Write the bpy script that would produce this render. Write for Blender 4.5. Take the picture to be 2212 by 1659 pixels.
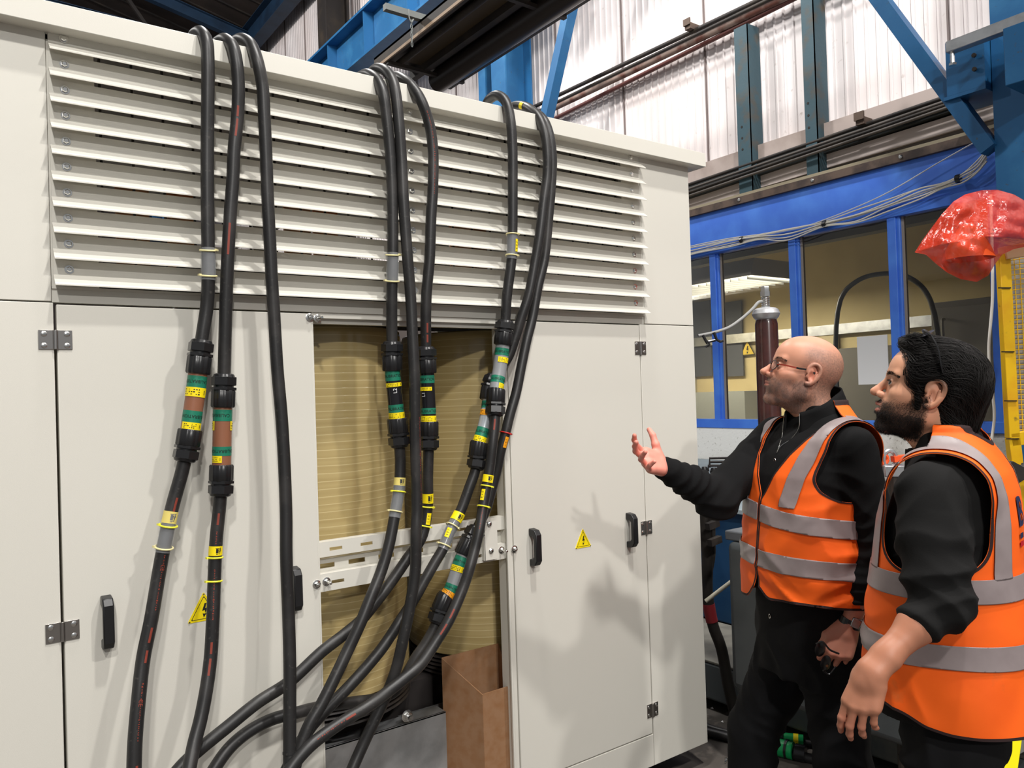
import bpy, math, random
import numpy as np
from mathutils import Vector, Matrix, noise as mnoise
for o in list(bpy.data.objects): bpy.data.objects.remove(o, do_unlink=True)
scene = bpy.context.scene
COL = scene.collection
# ------------------------------------------------------------------ camera
IW, IH, FPX = 2212, 1659, 1690.0
YAW, PITCH, ROLL = math.radians(35.905), math.radians(0.712), math.radians(1.822)
CAM = np.array([0.0, 0.0, 1.57])
def _rot():
    cy, sy, cp, sp = math.cos(YAW), math.sin(YAW), math.cos(PITCH), math.sin(PITCH)
    fw = np.array([sy*cp, cy*cp, sp]); rt = np.array([cy, -sy, 0.0]); dn = np.cross(fw, rt)
    cr, sr = math.cos(ROLL), math.sin(ROLL)
    return np.array([cr*rt+sr*dn, -sr*rt+cr*dn, fw])
RC = _rot()
cam_d = bpy.data.cameras.new('camera'); cam = bpy.data.objects.new('camera', cam_d); COL.objects.link(cam)
m = Matrix.Identity(4)
for i in range(3):
    m[i][0] = RC[0][i]; m[i][1] = -RC[1][i]; m[i][2] = -RC[2][i]; m[i][3] = CAM[i]
cam.matrix_world = m
cam_d.sensor_width = 36; cam_d.lens = 36*FPX/IW; cam_d.clip_start = 0.02; cam_d.clip_end = 200
scene.camera = cam
# ------------------------------------------------------------------ light
w = bpy.data.worlds.new('world'); scene.world = w; w.use_nodes = True
bg = w.node_tree.nodes['Background']; bg.inputs[0].default_value = (0.93, 0.96, 1.0, 1); bg.inputs[1].default_value = 0.26
vs = scene.view_settings
vs.view_transform = 'Standard'; vs.look = 'None'; vs.gamma = 1; vs.use_curve_mapping = False; vs.exposure = 0.0
def lamp(name, loc, target, size, power, color=(1, 0.97, 0.93)):
    l = bpy.data.lights.new(name, 'AREA'); l.shape = 'DISK'; l.size = size; l.energy = power; l.color = color
    o = bpy.data.objects.new(name, l); COL.objects.link(o); o.location = loc
    o.rotation_euler = (Vector(target)-Vector(loc)).to_track_quat('-Z', 'Y').to_euler(); return o
lamp('hall_light', (-2.3, -7.6, 6.2), (1.8, 2.0, 1.0), 0.35, 290)
lamp('hall_light', (-1.9, -5.0, 8.3), (1.8, 2.0, 1.0), 0.5, 390)
lamp('hall_light', (3.2, -3.2, 7.0), (1.9, 2.0, 1.2), 0.35, 210)
lamp('hall_light', (1.5, -0.9, 9.3), (1.8, 1.6, 0.8), 0.4, 420)
lamp('hall_light', (2.2, 6.0, 8.0), (4.0, 6.0, 2.0), 0.6, 260)
lamp('hall_light', (-1.5, 10.0, 8.2), (5.3, 12.0, 5.0), 0.6, 400)
lamp('hall_light', (1.0, 1.5, 8.0), (5.3, 4.5, 4.0), 0.4, 270)
# ------------------------------------------------------------------ placing: a pixel of the photograph onto a plane of the hall
def ray(x, y): return RC.T @ np.array([(x-IW/2)/FPX, (y-IH/2)/FPX, 1.0])
def PY(x, y, Y): d = ray(x, y); return CAM + d*(Y-CAM[1])/d[1]
def PX(x, y, X): d = ray(x, y); return CAM + d*(X-CAM[0])/d[0]
def PZ(x, y, Z): d = ray(x, y); return CAM + d*(Z-CAM[2])/d[2]
def PD(x, y, D): return CAM + ray(x, y)*D
def proj(P):
    c = (np.asarray(P, float)-CAM) @ RC.T
    return np.stack([c[..., 0]/c[..., 2]*FPX+IW/2, c[..., 1]/c[..., 2]*FPX+IH/2, c[..., 2]], -1)
# ------------------------------------------------------------------ materials
def mat(name, col, rough=0.5, metal=0.0, noise=None, bump=None, spec=0.5, coat=0.0, emit=None, trans=0.0, alpha=1.0, sss=0.0, attr=None, sheen=0.0, ior=1.45):
    """noise=(scale, second colour, low, high[, detail]) patches of a second colour; bump=(scale, strength, distance)."""
    mt = bpy.data.materials.new(name); mt.use_nodes = True
    nt = mt.node_tree; N = nt.nodes; L = nt.links; b = N['Principled BSDF']
    b.inputs['Base Color'].default_value = (*col, 1); b.inputs['Roughness'].default_value = rough
    b.inputs['Metallic'].default_value = metal; b.inputs['Specular IOR Level'].default_value = spec
    b.inputs['Coat Weight'].default_value = coat; b.inputs['Transmission Weight'].default_value = trans
    b.inputs['Alpha'].default_value = alpha; b.inputs['IOR'].default_value = ior
    if sheen: b.inputs['Sheen Weight'].default_value = sheen
    if sss:
        b.inputs['Subsurface Weight'].default_value = sss; b.inputs['Subsurface Radius'].default_value = (1, 0.35, 0.2)
        b.inputs['Subsurface Scale'].default_value = 0.008
    if emit: b.inputs['Emission Color'].default_value = (*emit[0], 1); b.inputs['Emission Strength'].default_value = emit[1]
    tc = N.new('ShaderNodeTexCoord'); src = None
    if attr:
        a = N.new('ShaderNodeAttribute'); a.attribute_name = attr; src = a.outputs['Color']
        L.new(src, b.inputs['Base Color'])
    for nz in ([noise] if noise and not isinstance(noise, list) else (noise or [])):
        n = N.new('ShaderNodeTexNoise'); n.inputs['Scale'].default_value = nz[0]; n.inputs['Detail'].default_value = nz[4] if len(nz) > 4 else 5
        L.new(tc.outputs['Object'], n.inputs['Vector'])
        r = N.new('ShaderNodeMapRange'); r.inputs['From Min'].default_value = nz[2]; r.inputs['From Max'].default_value = nz[3]
        L.new(n.outputs['Fac'], r.inputs['Value'])
        mx = N.new('ShaderNodeMix'); mx.data_type = 'RGBA'
        L.new(r.outputs[0], mx.inputs[0])
        if src is None: mx.inputs[6].default_value = (*col, 1)
        else: L.new(src, mx.inputs[6])
        mx.inputs[7].default_value = (*nz[1], 1); src = mx.outputs[2]
        L.new(src, b.inputs['Base Color'])
    if bump:
        n = N.new('ShaderNodeTexNoise'); n.inputs['Scale'].default_value = bump[0]; n.inputs['Detail'].default_value = 3
        L.new(tc.outputs['Object'], n.inputs['Vector'])
        bp = N.new('ShaderNodeBump'); bp.inputs['Strength'].default_value = bump[1]; bp.inputs['Distance'].default_value = bump[2]
        L.new(n.outputs['Fac'], bp.inputs['Height']); L.new(bp.outputs[0], b.inputs['Normal'])
    return mt
def sr(r, g, b):
    f = lambda c: ((c/255+0.055)/1.055)**2.4 if c > 10 else c/255/12.92
    return (f(r), f(g), f(b))
# ------------------------------------------------------------------ meshes
ORG = {}
def tag(o, label=None, cat=None, group=None, kind=None):
    for k, v in (('label', label), ('category', cat), ('group', group), ('kind', kind)):
        if v: o[k] = v
    return o
def thing(name, label, cat, loc=(0, 0, 0), group=None):
    o = bpy.data.objects.new(name, None); COL.objects.link(o); o.location = loc; o.empty_display_size = 0.1
    ORG[o.name] = np.array(loc, float); return tag(o, label, cat, group)
def link_mesh(name, V, F, material, parent=None, smooth=True, mats=None, midx=None, sharp=None):
    org = ORG[parent.name] if parent is not None else None
    V = np.asarray(V, float)
    if org is None:
        org = np.array([(V[:, 0].min()+V[:, 0].max())/2, (V[:, 1].min()+V[:, 1].max())/2, V[:, 2].min()]); loc = org
    else: loc = (0, 0, 0)
    me = bpy.data.meshes.new(name); me.from_pydata((V-org).tolist(), [], F if isinstance(F, list) else F.tolist()); me.update()
    for mm in (mats or [material]): me.materials.append(mm)
    if midx is not None: me.polygons.foreach_set('material_index', midx)
    if smooth:
        me.polygons.foreach_set('use_smooth', [True]*len(me.polygons))
        if sharp is not None: me.set_sharp_from_angle(angle=math.radians(sharp))
    o = bpy.data.objects.new(name, me); COL.objects.link(o); o.location = loc
    if parent is not None: o.parent = parent
    ORG[o.name] = org; return o
class MB:
    def __init__(s): s.v = []; s.f = []; s.m = []; s.mi = 0
    def add(s, V, F):
        n = len(s.v); s.v += [tuple(map(float, p)) for p in V]; s.f += [tuple(i+n for i in f) for f in F]; s.m += [s.mi]*len(F); return s
    def box(s, x0, x1, y0, y1, z0, z1):
        V = [(x, y, z) for x in (x0, x1) for y in (y0, y1) for z in (z0, z1)]
        return s.add(V, [(0, 1, 3, 2), (4, 6, 7, 5), (0, 4, 5, 1), (2, 3, 7, 6), (0, 2, 6, 4), (1, 5, 7, 3)])
    def prism(s, pts, vec):
        """closed polygon pts (3-D) pushed along vec."""
        P = [np.array(p, float) for p in pts]; v = np.array(vec, float); n = len(P)
        c = np.cross(P[1]-P[0], P[2]-P[0])
        if np.dot(c, v) > 0: P = P[::-1]
        return s.add(P+[p+v for p in P], [tuple(range(n)), tuple(range(2*n-1, n-1, -1))]+[(i, n+i, n+(i+1) % n, (i+1) % n) for i in range(n)])
    def beam(s, a, b, w, h, up=(0, 0, 1)):
        a = np.array(a, float); b = np.array(b, float); d = b-a; d /= np.linalg.norm(d)
        u = np.cross(d, up); u /= np.linalg.norm(u)+1e-12; v = np.cross(u, d)
        c = [a+u*w/2+v*h/2, a-u*w/2+v*h/2, a-u*w/2-v*h/2, a+u*w/2-v*h/2]
        return s.prism(c, b-a)
    def ibeam(s, a, b, w, h, t=0.012, up=(0, 0, 1)):
        a = np.array(a, float); b = np.array(b, float); d = b-a; d /= np.linalg.norm(d)
        u = np.cross(d, up); u /= np.linalg.norm(u)+1e-12; v = np.cross(u, d)
        s.beam(a+v*(h/2-t/2), b+v*(h/2-t/2), w, t, up); s.beam(a-v*(h/2-t/2), b-v*(h/2-t/2), w, t, up); s.beam(a, b, t, h-2*t, up); return s
    def tube(s, pts, r, n=12, caps=True, prof=None):
        V, F = sweep(pts, r, n, caps, prof); return s.add(V, F)
    def cyl(s, a, b, r, n=20, r2=None): return s.tube([a, b], [r, r if r2 is None else r2], n)
    def lathe(s, prof, o, n=32, ax=(0, 0, 1)):
        ax = np.array(ax, float); ax /= np.linalg.norm(ax); o = np.array(o, float)
        t = np.array([1.0, 0, 0]) if abs(ax[0]) < 0.9 else np.array([0, 1.0, 0])
        u = np.cross(ax, t); u /= np.linalg.norm(u); v = np.cross(ax, u); V = []; F = []
        for r, h in prof:
            for k in range(n):
                a = 2*math.pi*k/n; V.append(o+ax*h+(u*math.cos(a)+v*math.sin(a))*r)
        for i in range(len(prof)-1):
            for k in range(n): F.append((i*n+k, i*n+(k+1) % n, (i+1)*n+(k+1) % n, (i+1)*n+k))
        F.append(tuple(range(n-1, -1, -1))); F.append(tuple((len(prof)-1)*n+k for k in range(n)))
        return s.add(V, F)
    def build(s, name, material, parent=None, smooth=False, bevel=0, kind=None, label=None, cat=None, group=None, sharp=35, mats=None, seg=2):
        o = link_mesh(name, s.v, s.f, material, parent, smooth or bevel > 0, mats, s.m if mats else None, sharp)
        if bevel:
            md = o.modifiers.new('bevel', 'BEVEL'); md.width = bevel; md.segments = seg; md.limit_method = 'ANGLE'; md.angle_limit = math.radians(40)
            md.harden_normals = False
        return tag(o, label, cat, group, kind)
def frames(P):
    P = np.asarray(P, float); T = np.gradient(P, axis=0); T /= np.linalg.norm(T, axis=1)[:, None]+1e-12
    t0 = T[0]; a = np.array([0, -1.0, 0]) if abs(t0[1]) < 0.9 else np.array([1.0, 0, 0])
    U = np.zeros_like(P); u = a-t0*(a@t0); U[0] = u/np.linalg.norm(u)
    for i in range(1, len(P)):
        u = U[i-1]-T[i]*(U[i-1]@T[i]); U[i] = u/(np.linalg.norm(u)+1e-12)
    return T, U, np.cross(T, U)
def sweep(pts, r, n=12, caps=True, prof=None):
    P = np.asarray(pts, float); T, U, W = frames(P); r = np.broadcast_to(np.asarray(r, float), (len(P),))
    a = np.arange(n)*2*math.pi/n; pr = np.ones(n) if prof is None else np.asarray(prof)
    V = (P[:, None]+(U[:, None]*np.cos(a)[None, :, None]+W[:, None]*np.sin(a)[None, :, None])*(r[:, None]*pr[None])[:, :, None]).reshape(-1, 3)
    F = [(i*n+k, i*n+(k+1) % n, (i+1)*n+(k+1) % n, (i+1)*n+k) for i in range(len(P)-1) for k in range(n)]
    if caps: F += [tuple(range(n-1, -1, -1)), tuple((len(P)-1)*n+k for k in range(n))]
    return V, F
def spline(P, step=0.01):
    """smooth curve through the points, resampled at an even spacing."""
    P = np.asarray(P, float); Q = []
    E = np.vstack([2*P[0]-P[1], P, 2*P[-1]-P[-2]])
    for i in range(1, len(E)-2):
        p0, p1, p2, p3 = E[i-1:i+3]
        k = 12; t = np.linspace(0, 1, k, endpoint=False)[:, None]
        d01 = np.linalg.norm(p1-p0)**.5+1e-6; d12 = np.linalg.norm(p2-p1)**.5+1e-6; d23 = np.linalg.norm(p3-p2)**.5+1e-6
        m1 = (p2-p1)+d12*((p1-p0)/d01-(p2-p0)/(d01+d12)); m2 = (p2-p1)+d12*((p3-p2)/d23-(p3-p1)/(d12+d23))
        Q.append((2*t**3-3*t**2+1)*p1+(t**3-2*t**2+t)*m1+(-2*t**3+3*t**2)*p2+(t**3-t**2)*m2)
    Q = np.vstack(Q+[P[-1:]]); s = np.r_[0, np.cumsum(np.linalg.norm(np.diff(Q, axis=0), axis=1))]
    n = max(3, int(s[-1]/step)); u = np.linspace(0, s[-1], n); return np.stack([np.interp(u, s, Q[:, k]) for k in range(3)], 1)
_TXT = {}
def text_mesh(txt, size, bold=0.0):
    """flat outline mesh of a word: vertices (x to the right, y up, centred) and faces."""
    key = (txt, size, bold)
    if key in _TXT: return _TXT[key]
    cu = bpy.data.curves.new('t', 'FONT'); cu.body = txt; cu.size = size; cu.offset = bold; cu.resolution_u = 3
    o = bpy.data.objects.new('t', cu); COL.objects.link(o); bpy.context.view_layer.update()
    me = bpy.data.meshes.new_from_object(o.evaluated_get(bpy.context.evaluated_depsgraph_get()))
    V = np.array([v.co[:] for v in me.vertices]) if len(me.vertices) else np.zeros((0, 3)); F = [tuple(p.vertices) for p in me.polygons]
    bpy.data.objects.remove(o); bpy.data.meshes.remove(me); bpy.data.curves.remove(cu)
    if len(V): V[:, :2] -= (V[:, :2].min(0)+V[:, :2].max(0))/2
    _TXT[key] = (V, F); return V, F
def powder():
    mt = mat('powder_coat', (0.675, 0.655, 0.59), 0.34, bump=(900, 0.25, 0.0006), spec=0.5)
    return mt
MPC = powder()
MBLUE = mat('blue_steel', sr(34, 94, 142), 0.45, noise=[(3, sr(50, 112, 158), .5, .7), (40, sr(70, 80, 90), .66, .75)], bump=(60, .2, .002))
MOFF = mat('blue_paint', sr(66, 116, 218), 0.4, noise=(5, sr(78, 134, 230), .4, .7), bump=(80, .1, .001))
MTEAL = mat('teal_steel', sr(58, 82, 92), 0.6, noise=(6, sr(85, 75, 62), .52, .7), bump=(40, .3, .003))
MRUST = mat('rusty_brown_steel', sr(92, 76, 66), 0.65, noise=(9, sr(60, 48, 44), .45, .65), bump=(40, .3, .002))
MDARK = mat('dark_steel', sr(38, 34, 33), 0.6, noise=(4, sr(58, 50, 42), .45, .7))
MGALV = mat('galvanised_steel', (0.55, 0.56, 0.57), 0.35, 0.8, noise=(14, (0.42, 0.43, 0.44), .4, .65), bump=(20, .1, .002))
MZINC = mat('zinc_bolt', (0.75, 0.75, 0.73), 0.22, 1.0)
MHINGE = mat('steel_hinge', (0.42, 0.40, 0.38), 0.3, 1.0)
MRUB = mat('black_rubber', (0.017, 0.0165, 0.0165), 0.42, noise=[(7, (0.045, 0.042, 0.04), .5, .75), (90, (0.06, 0.055, 0.05), .62, .8)], bump=(300, .12, .001))
MNYL = mat('black_nylon', (0.014, 0.014, 0.015), 0.28)
MHAND = mat('black_handle', (0.012, 0.012, 0.013), 0.35)
MBROWN = mat('brown_heat_shrink', sr(140, 92, 68), 0.4)
MBLK = mat('black_heat_shrink', (0.012, 0.012, 0.014), 0.22)
MGREY = mat('grey_heat_shrink', sr(140, 142, 144), 0.4)
MSILV = mat('silver_tape', sr(190, 196, 200), 0.22, 0.4)
MGRN = mat('green_tape', sr(30, 118, 92), 0.4)
MYEL = mat('yellow_label', sr(245, 220, 20), 0.4)
MORL = mat('orange_label', sr(240, 160, 30), 0.4)
MINK = mat('black_ink', (0.01, 0.01, 0.01), 0.6)
MRED = mat('red_print', sr(128, 52, 38), 0.6)
MWHT = mat('white_print', (0.85, 0.85, 0.85), 0.5)
MTIE = mat('yellow_tie', sr(235, 230, 60), 0.35)
MTIEW = mat('pale_tie', sr(225, 215, 160), 0.35)
MCLR = mat('clear_sleeve', (0.62, 0.64, 0.66), 0.12, alpha=0.26, coat=0.5)
MCOP = mat('copper', (0.85, 0.42, 0.22), 0.35, 1.0)
MCARD = mat('cardboard', sr(146, 110, 80), 0.75, noise=(30, sr(138, 98, 64), .4, .7), bump=(90, .1, .001))
MCONC = mat('concrete', sr(92, 86, 80), 0.75, noise=[(1.3, sr(66, 62, 58), .4, .62), (14, sr(120, 112, 104), .56, .72, 8), (3.0, sr(110, 72, 66), .64, .72)], bump=(30, .25, .004))
MSHEET = mat('white_cladding', sr(228, 222, 222), 0.5, noise=[(1.2, sr(212, 202, 200), .4, .7), (18, sr(190, 180, 176), .66, .8)])
def rib_lines(mt, pitch, wd, col):
    N = mt.node_tree.nodes; L = mt.node_tree.links; b = N['Principled BSDF']; old = b.inputs['Base Color'].links[0].from_socket
    tc = N.new('ShaderNodeTexCoord'); sp = N.new('ShaderNodeSeparateXYZ'); L.new(tc.outputs['Object'], sp.inputs[0])
    m1_ = N.new('ShaderNodeMath'); m1_.operation = 'PINGPONG'; m1_.inputs[1].default_value = pitch/2; L.new(sp.outputs[1], m1_.inputs[0])
    nn = N.new('ShaderNodeTexNoise'); nn.inputs['Scale'].default_value = 1.7; L.new(tc.outputs['Object'], nn.inputs['Vector'])
    m3 = N.new('ShaderNodeMath'); m3.operation = 'MULTIPLY'; m3.inputs[1].default_value = wd*2; L.new(nn.outputs['Fac'], m3.inputs[0])
    m2_ = N.new('ShaderNodeMath'); m2_.operation = 'LESS_THAN'; L.new(m1_.outputs[0], m2_.inputs[0]); L.new(m3.outputs[0], m2_.inputs[1])
    mx = N.new('ShaderNodeMix'); mx.data_type = 'RGBA'; L.new(m2_.outputs[0], mx.inputs[0]); L.new(old, mx.inputs[6]); mx.inputs[7].default_value = (*col, 1); L.new(mx.outputs[2], b.inputs['Base Color'])
rib_lines(MSHEET, .083, .0022, sr(150, 138, 140))
MROOF = mat('dark_roof', sr(62, 52, 48), 0.8, noise=(2, sr(44, 38, 36), .4, .7))
MYSTEEL = mat('yellow_steel', sr(238, 190, 22), 0.42, noise=[(6, sr(226, 160, 24), .5, .7), (30, sr(120, 96, 40), .66, .78)], bump=(50, .15, .002))
def coil_mat():
    mt = mat('resin_winding', sr(196, 172, 112), 0.2, spec=0.6, coat=0.25)
    N = mt.node_tree.nodes; L = mt.node_tree.links; b = N['Principled BSDF']
    tc = N.new('ShaderNodeTexCoord'); nz = N.new('ShaderNodeTexNoise'); nz.inputs['Scale'].default_value = 2.4; nz.inputs['Detail'].default_value = 2
    L.new(tc.outputs['Object'], nz.inputs['Vector'])
    sp = N.new('ShaderNodeSeparateXYZ'); L.new(tc.outputs['Object'], sp.inputs[0])
    ma = N.new('ShaderNodeMath'); ma.operation = 'MULTIPLY_ADD'; ma.inputs[1].default_value = 0.022; L.new(nz.outputs['Fac'], ma.inputs[0]); L.new(sp.outputs[2], ma.inputs[2])
    cx = N.new('ShaderNodeCombineXYZ'); L.new(ma.outputs[0], cx.inputs[2])
    n2 = N.new('ShaderNodeTexNoise'); n2.inputs['Scale'].default_value = 55; n2.inputs['Detail'].default_value = 1; L.new(cx.outputs[0], n2.inputs['Vector'])
    wv = N.new('ShaderNodeTexWave'); wv.wave_type = 'BANDS'; wv.bands_direction = 'Z'; wv.wave_profile = 'SAW'; wv.inputs['Scale'].default_value = 13; wv.inputs['Distortion'].default_value = 0.6
    L.new(cx.outputs[0], wv.inputs['Vector'])
    r = N.new('ShaderNodeMapRange'); r.inputs['From Min'].default_value = 0.86; r.inputs['From Max'].default_value = 0.99; L.new(wv.outputs['Fac'], r.inputs['Value'])
    mx = N.new('ShaderNodeMix'); mx.data_type = 'RGBA'; mx.inputs[6].default_value = (*sr(198, 178, 126), 1); mx.inputs[7].default_value = (*sr(168, 146, 96), 1)
    L.new(n2.outputs['Fac'], mx.inputs[0]); m2 = N.new('ShaderNodeMix'); m2.data_type = 'RGBA'; L.new(mx.outputs[2], m2.inputs[6]); m2.inputs[7].default_value = (*sr(214, 197, 148), 1)
    L.new(r.outputs[0], m2.inputs[0]); L.new(m2.outputs[2], b.inputs['Base Color'])
    bp = N.new('ShaderNodeBump'); bp.inputs['Strength'].default_value = .35; bp.inputs['Distance'].default_value = .002; L.new(wv.outputs['Fac'], bp.inputs['Height']); L.new(bp.outputs[0], b.inputs['Normal'])
    return mt
MCOIL = coil_mat()
def glass_mat(name, tint=(1, 1, 1), refl=0.08):
    mt = bpy.data.materials.new(name); mt.use_nodes = True; N = mt.node_tree.nodes; L = mt.node_tree.links
    N.remove(N['Principled BSDF']); out = N['Material Output']
    t = N.new('ShaderNodeBsdfTransparent'); t.inputs[0].default_value = (*tint, 1); g = N.new('ShaderNodeBsdfGlossy'); g.inputs['Roughness'].default_value = 0.02
    fr = N.new('ShaderNodeFresnel'); fr.inputs[0].default_value = 1.5; mx = N.new('ShaderNodeMixShader')
    L.new(fr.outputs[0], mx.inputs[0]); L.new(t.outputs[0], mx.inputs[1]); L.new(g.outputs[0], mx.inputs[2]); L.new(mx.outputs[0], out.inputs[0]); return mt
MGLASS = glass_mat('window_glass', (0.88, 0.87, 0.84))
MLENS = glass_mat('lens_glass', (0.93, 0.93, 0.95))
# ================================================================== the enclosure
Y0 = 2.194; XL, XR, YB = -1.15, 2.532, 3.75
DX0, DX1 = 0.222, 2.214; ZB, ZT = 0.10, 2.497; SEAM = 1.829; DB = 0.226
enc = thing('transformer_enclosure', 'large pale grey steel enclosure with louvred top, doors and an open middle bay', 'enclosure', (0.8, 2.9, 0.0))
def part(bm, name, m_=None, parent=None, **k): return bm.build(name, m_ or MPC, parent or enc, **k)
g = 0.0016
part(MB().box(2.218, XR, Y0, Y0+.03, ZB, SEAM-g), 'corner_panel', bevel=.0015)
part(MB().box(2.246, XR, Y0, Y0+.03, SEAM+g, ZT), 'corner_panel', bevel=.0015)
part(MB().box(XL, 0.216, Y0, Y0+.03, ZB, SEAM-g), 'corner_panel', bevel=.0015)
part(MB().box(XL, 0.213, Y0, Y0+.03, SEAM+g, ZT), 'corner_panel', bevel=.0015)
part(MB().box(XR-.03, XR, Y0+.032, YB, ZB, ZT), 'side_panel', bevel=.0015)
part(MB().box(XL, XL+.03, Y0+.032, YB, ZB, ZT), 'side_panel', bevel=.0015)
bk = MB().box(XL+.03, XR-.03, YB-.03, YB, ZB, 1.84)
for x in (XL+.03, 0.2, 1.2, 2.2): bk.box(x, x+.09, YB-.03, YB, 1.84, ZT)
part(bk, 'back_panel')
part(MB().box(DX0, 2.217, Y0, Y0+.03, ZB, DB-.004), 'plinth_panel', bevel=.0015)
part(MB().box(XL+.03, XR-.03, Y0+.035, YB-.03, ZB, ZB+.02), 'floor_plate', MGALV)
# skids that carry the enclosure
for x in (XL+.2, .9, 1.9): part(MB().box(x, x+.12, Y0+.12, YB-.1, 0, ZB), 'skid', MDARK)
# roof cap with a folded front lip
CY = Y0-.05; CX = XR+.055
cap = MB().box(XL-.045, CX-.004, CY+.004, YB+.046, 2.527, 2.543)
cap.box(XL-.05, CX, CY, CY+.004, 2.490, 2.547).box(CX-.004, CX, CY+.004, YB+.046, 2.490, 2.547).box(XL-.05, CX, YB+.046, YB+.05, 2.49, 2.547)
cap.box(XL-.05, CX-.004, CY+.004, Y0+.01, 2.491, 2.495).box(XR-.01, CX-.004, Y0+.01, YB, 2.491, 2.495)
part(cap, 'roof_cap', bevel=.0015)
# header strips under the louvres
part(MB().box(0.214, 2.245, Y0+.004, Y0+.03, 1.829, 1.866).box(0.214, 2.245, Y0-.001, Y0+.03, 1.862, 1.868), 'header_rail')
part(MB().box(0.876, 1.572, Y0+.010, Y0+.05, 1.812, 1.829).box(0.876, 1.572, Y0+.026, Y0+.05, 1.797, 1.812), 'header_rail')
# louvre blades: flange with a slot above, sloped outward lip
PIT = (2.438-1.866)/9
NB = 10
fr = MB().box(0.214, 0.318, Y0+.003, Y0+.02, 1.86, ZT-.01).box(2.145, 2.245, Y0+.003, Y0+.02, 1.86, ZT-.01).box(1.175, 1.265, Y0+.003, Y0+.02, 1.86, ZT-.01).box(0.214, 2.245, Y0+.003, Y0+.02, 2.475, 2.497)
part(fr, 'louvre_frame')
for i in range(NB):
    zb = 1.866+PIT*i
    x0, x1 = 0.218, 2.243
    bm = MB()
    yl = Y0-.038; prof = [(yl, zb), (yl, zb+.003), (Y0-.0015, zb+.031), (Y0-.0015, zb+.0665), (Y0+.003, zb+.0665), (Y0+.003, zb+.029), (yl+.003, zb)]
    bm.prism([(x0, a, b) for a, b in prof], (x1-x0, 0, 0))
    bl = part(bm, 'louvre_blade')
    for x in ((0.252, 1.216, 2.198)):
        s = MB(); zc = zb+.044
        s.cyl((x, Y0+.001, zc), (x, Y0-.0035, zc), .0105, 20); s.lathe([(.0072, 0), (.0072, .004), (.005, .006)], (x, Y0-.0035, zc), 6, (0, -1, 0))
        s.build('bolt', MZINC, bl, smooth=True)
# fine bars behind the slots
ms = MB()
for x in np.arange(0.33, 2.14, 0.075): ms.box(x, x+.006, Y0+.022, Y0+.026, 1.86, 2.49)
for z in np.arange(1.87, 2.49, PIT/2): ms.box(0.3, 2.16, Y0+.026, Y0+.029, z, z+.004)
part(ms, 'guard_mesh', MDARK)
# doors
def warn(x, z, y, s, parent):
    h = s*.9
    tri = [(x-s/2, z-h/2), (x+s/2, z-h/2), (x, z+h/2)]
    def rnd(P, r):
        out = []; c = np.mean(P, 0)
        for i in range(3):
            p = np.array(P[i]); a = np.array(P[i-1])-p; b = np.array(P[(i+1) % 3])-p; a /= np.linalg.norm(a); b /= np.linalg.norm(b)
            A = p+a*r; B = p+b*r
            for t in np.linspace(0, 1, 5): out.append((1-t)**2*A+2*t*(1-t)*p+t*t*B)
        return out
    pl = lambda P, y_, d: [(q[0], y_, q[1]) for q in P]
    sg = MB().prism(pl(rnd(tri, s*.07), y, 0), (0, -.0015, 0)).build('warning_sign', MYEL, parent, label='yellow triangular high voltage sign')
    c = np.mean(tri, 0); inner = [c+(np.array(t)-c)*.80 for t in tri]; inn2 = [c+(np.array(t)-c)*.74 for t in tri]
    A = rnd(inner, s*.05); B = rnd(inn2, s*.045); fr_ = MB(); n = len(A)
    fr_.add([(q[0], y-.0018, q[1]) for q in A+B], [(i, (i+1) % n, n+(i+1) % n, n+i) for i in range(n)])
    k = s/100; bolt = [(2, 24), (9, 24), (4, 4), (12, 7), (3, -17), (8, -17), (-2, -33), (-5, -15), (-1, -17), (2, -3), (-7, -6)]
    P = [(x+a*k*.9, y-.0018, z-h*.10+b*k*.78) for a, b in bolt]
    fr_.add(P, [(0, 1, 2), (0, 2, 10), (2, 3, 9), (2, 9, 10), (3, 4, 9), (4, 5, 6), (4, 6, 8), (6, 7, 8)])
    fr_.build('lightning_mark', MINK, sg); dt = MB()
    for q in inner:
        q = c+(np.array(q)-c)*1.10; dt.cyl((q[0], y-.001, q[1]), (q[0], y-.003, q[1]), s*.025, 12)
    dt.build('rivet', MZINC, sg); return sg
def handle(x, z0, z1, y, parent, w_=.025):
    pts = [(x, y, z0+.006), (x, y-.026, z0+.008), (x, y-.036, z0+.020), (x, y-.037, z0+.035), (x, y-.037, (z0+z1)/2), (x, y-.037, z1-.035), (x, y-.036, z1-.020), (x, y-.026, z1-.008), (x, y, z1-.006)]
    bm = MB()
    out = [(y, z0), (y-.030, z0+.004), (y-.042, z0+.020), (y-.042, z1-.020), (y-.030, z1-.004), (y, z1)]; inn = [(y, z1-.024), (y-.018, z1-.026), (y-.027, z1-.036), (y-.027, z0+.036), (y-.018, z0+.026), (y, z0+.024)]
    P = out+inn; n = len(P); A = [(x-w_/2, a, b) for a, b in P]; B = [(x+w_/2, a, b) for a, b in P]
    caps = [(0, 1, 10, 11), (1, 2, 9, 10), (2, 3, 8, 9), (3, 4, 7, 8), (4, 5, 6, 7)]
    bm.add(A+B, [c for c in caps]+[tuple(n+i for i in c[::-1]) for c in caps]+[((i+1) % n, i, n+i, n+(i+1) % n) for i in range(n)])
    h = bm.build('handle', MHAND, parent, bevel=.003)
    return h
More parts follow.
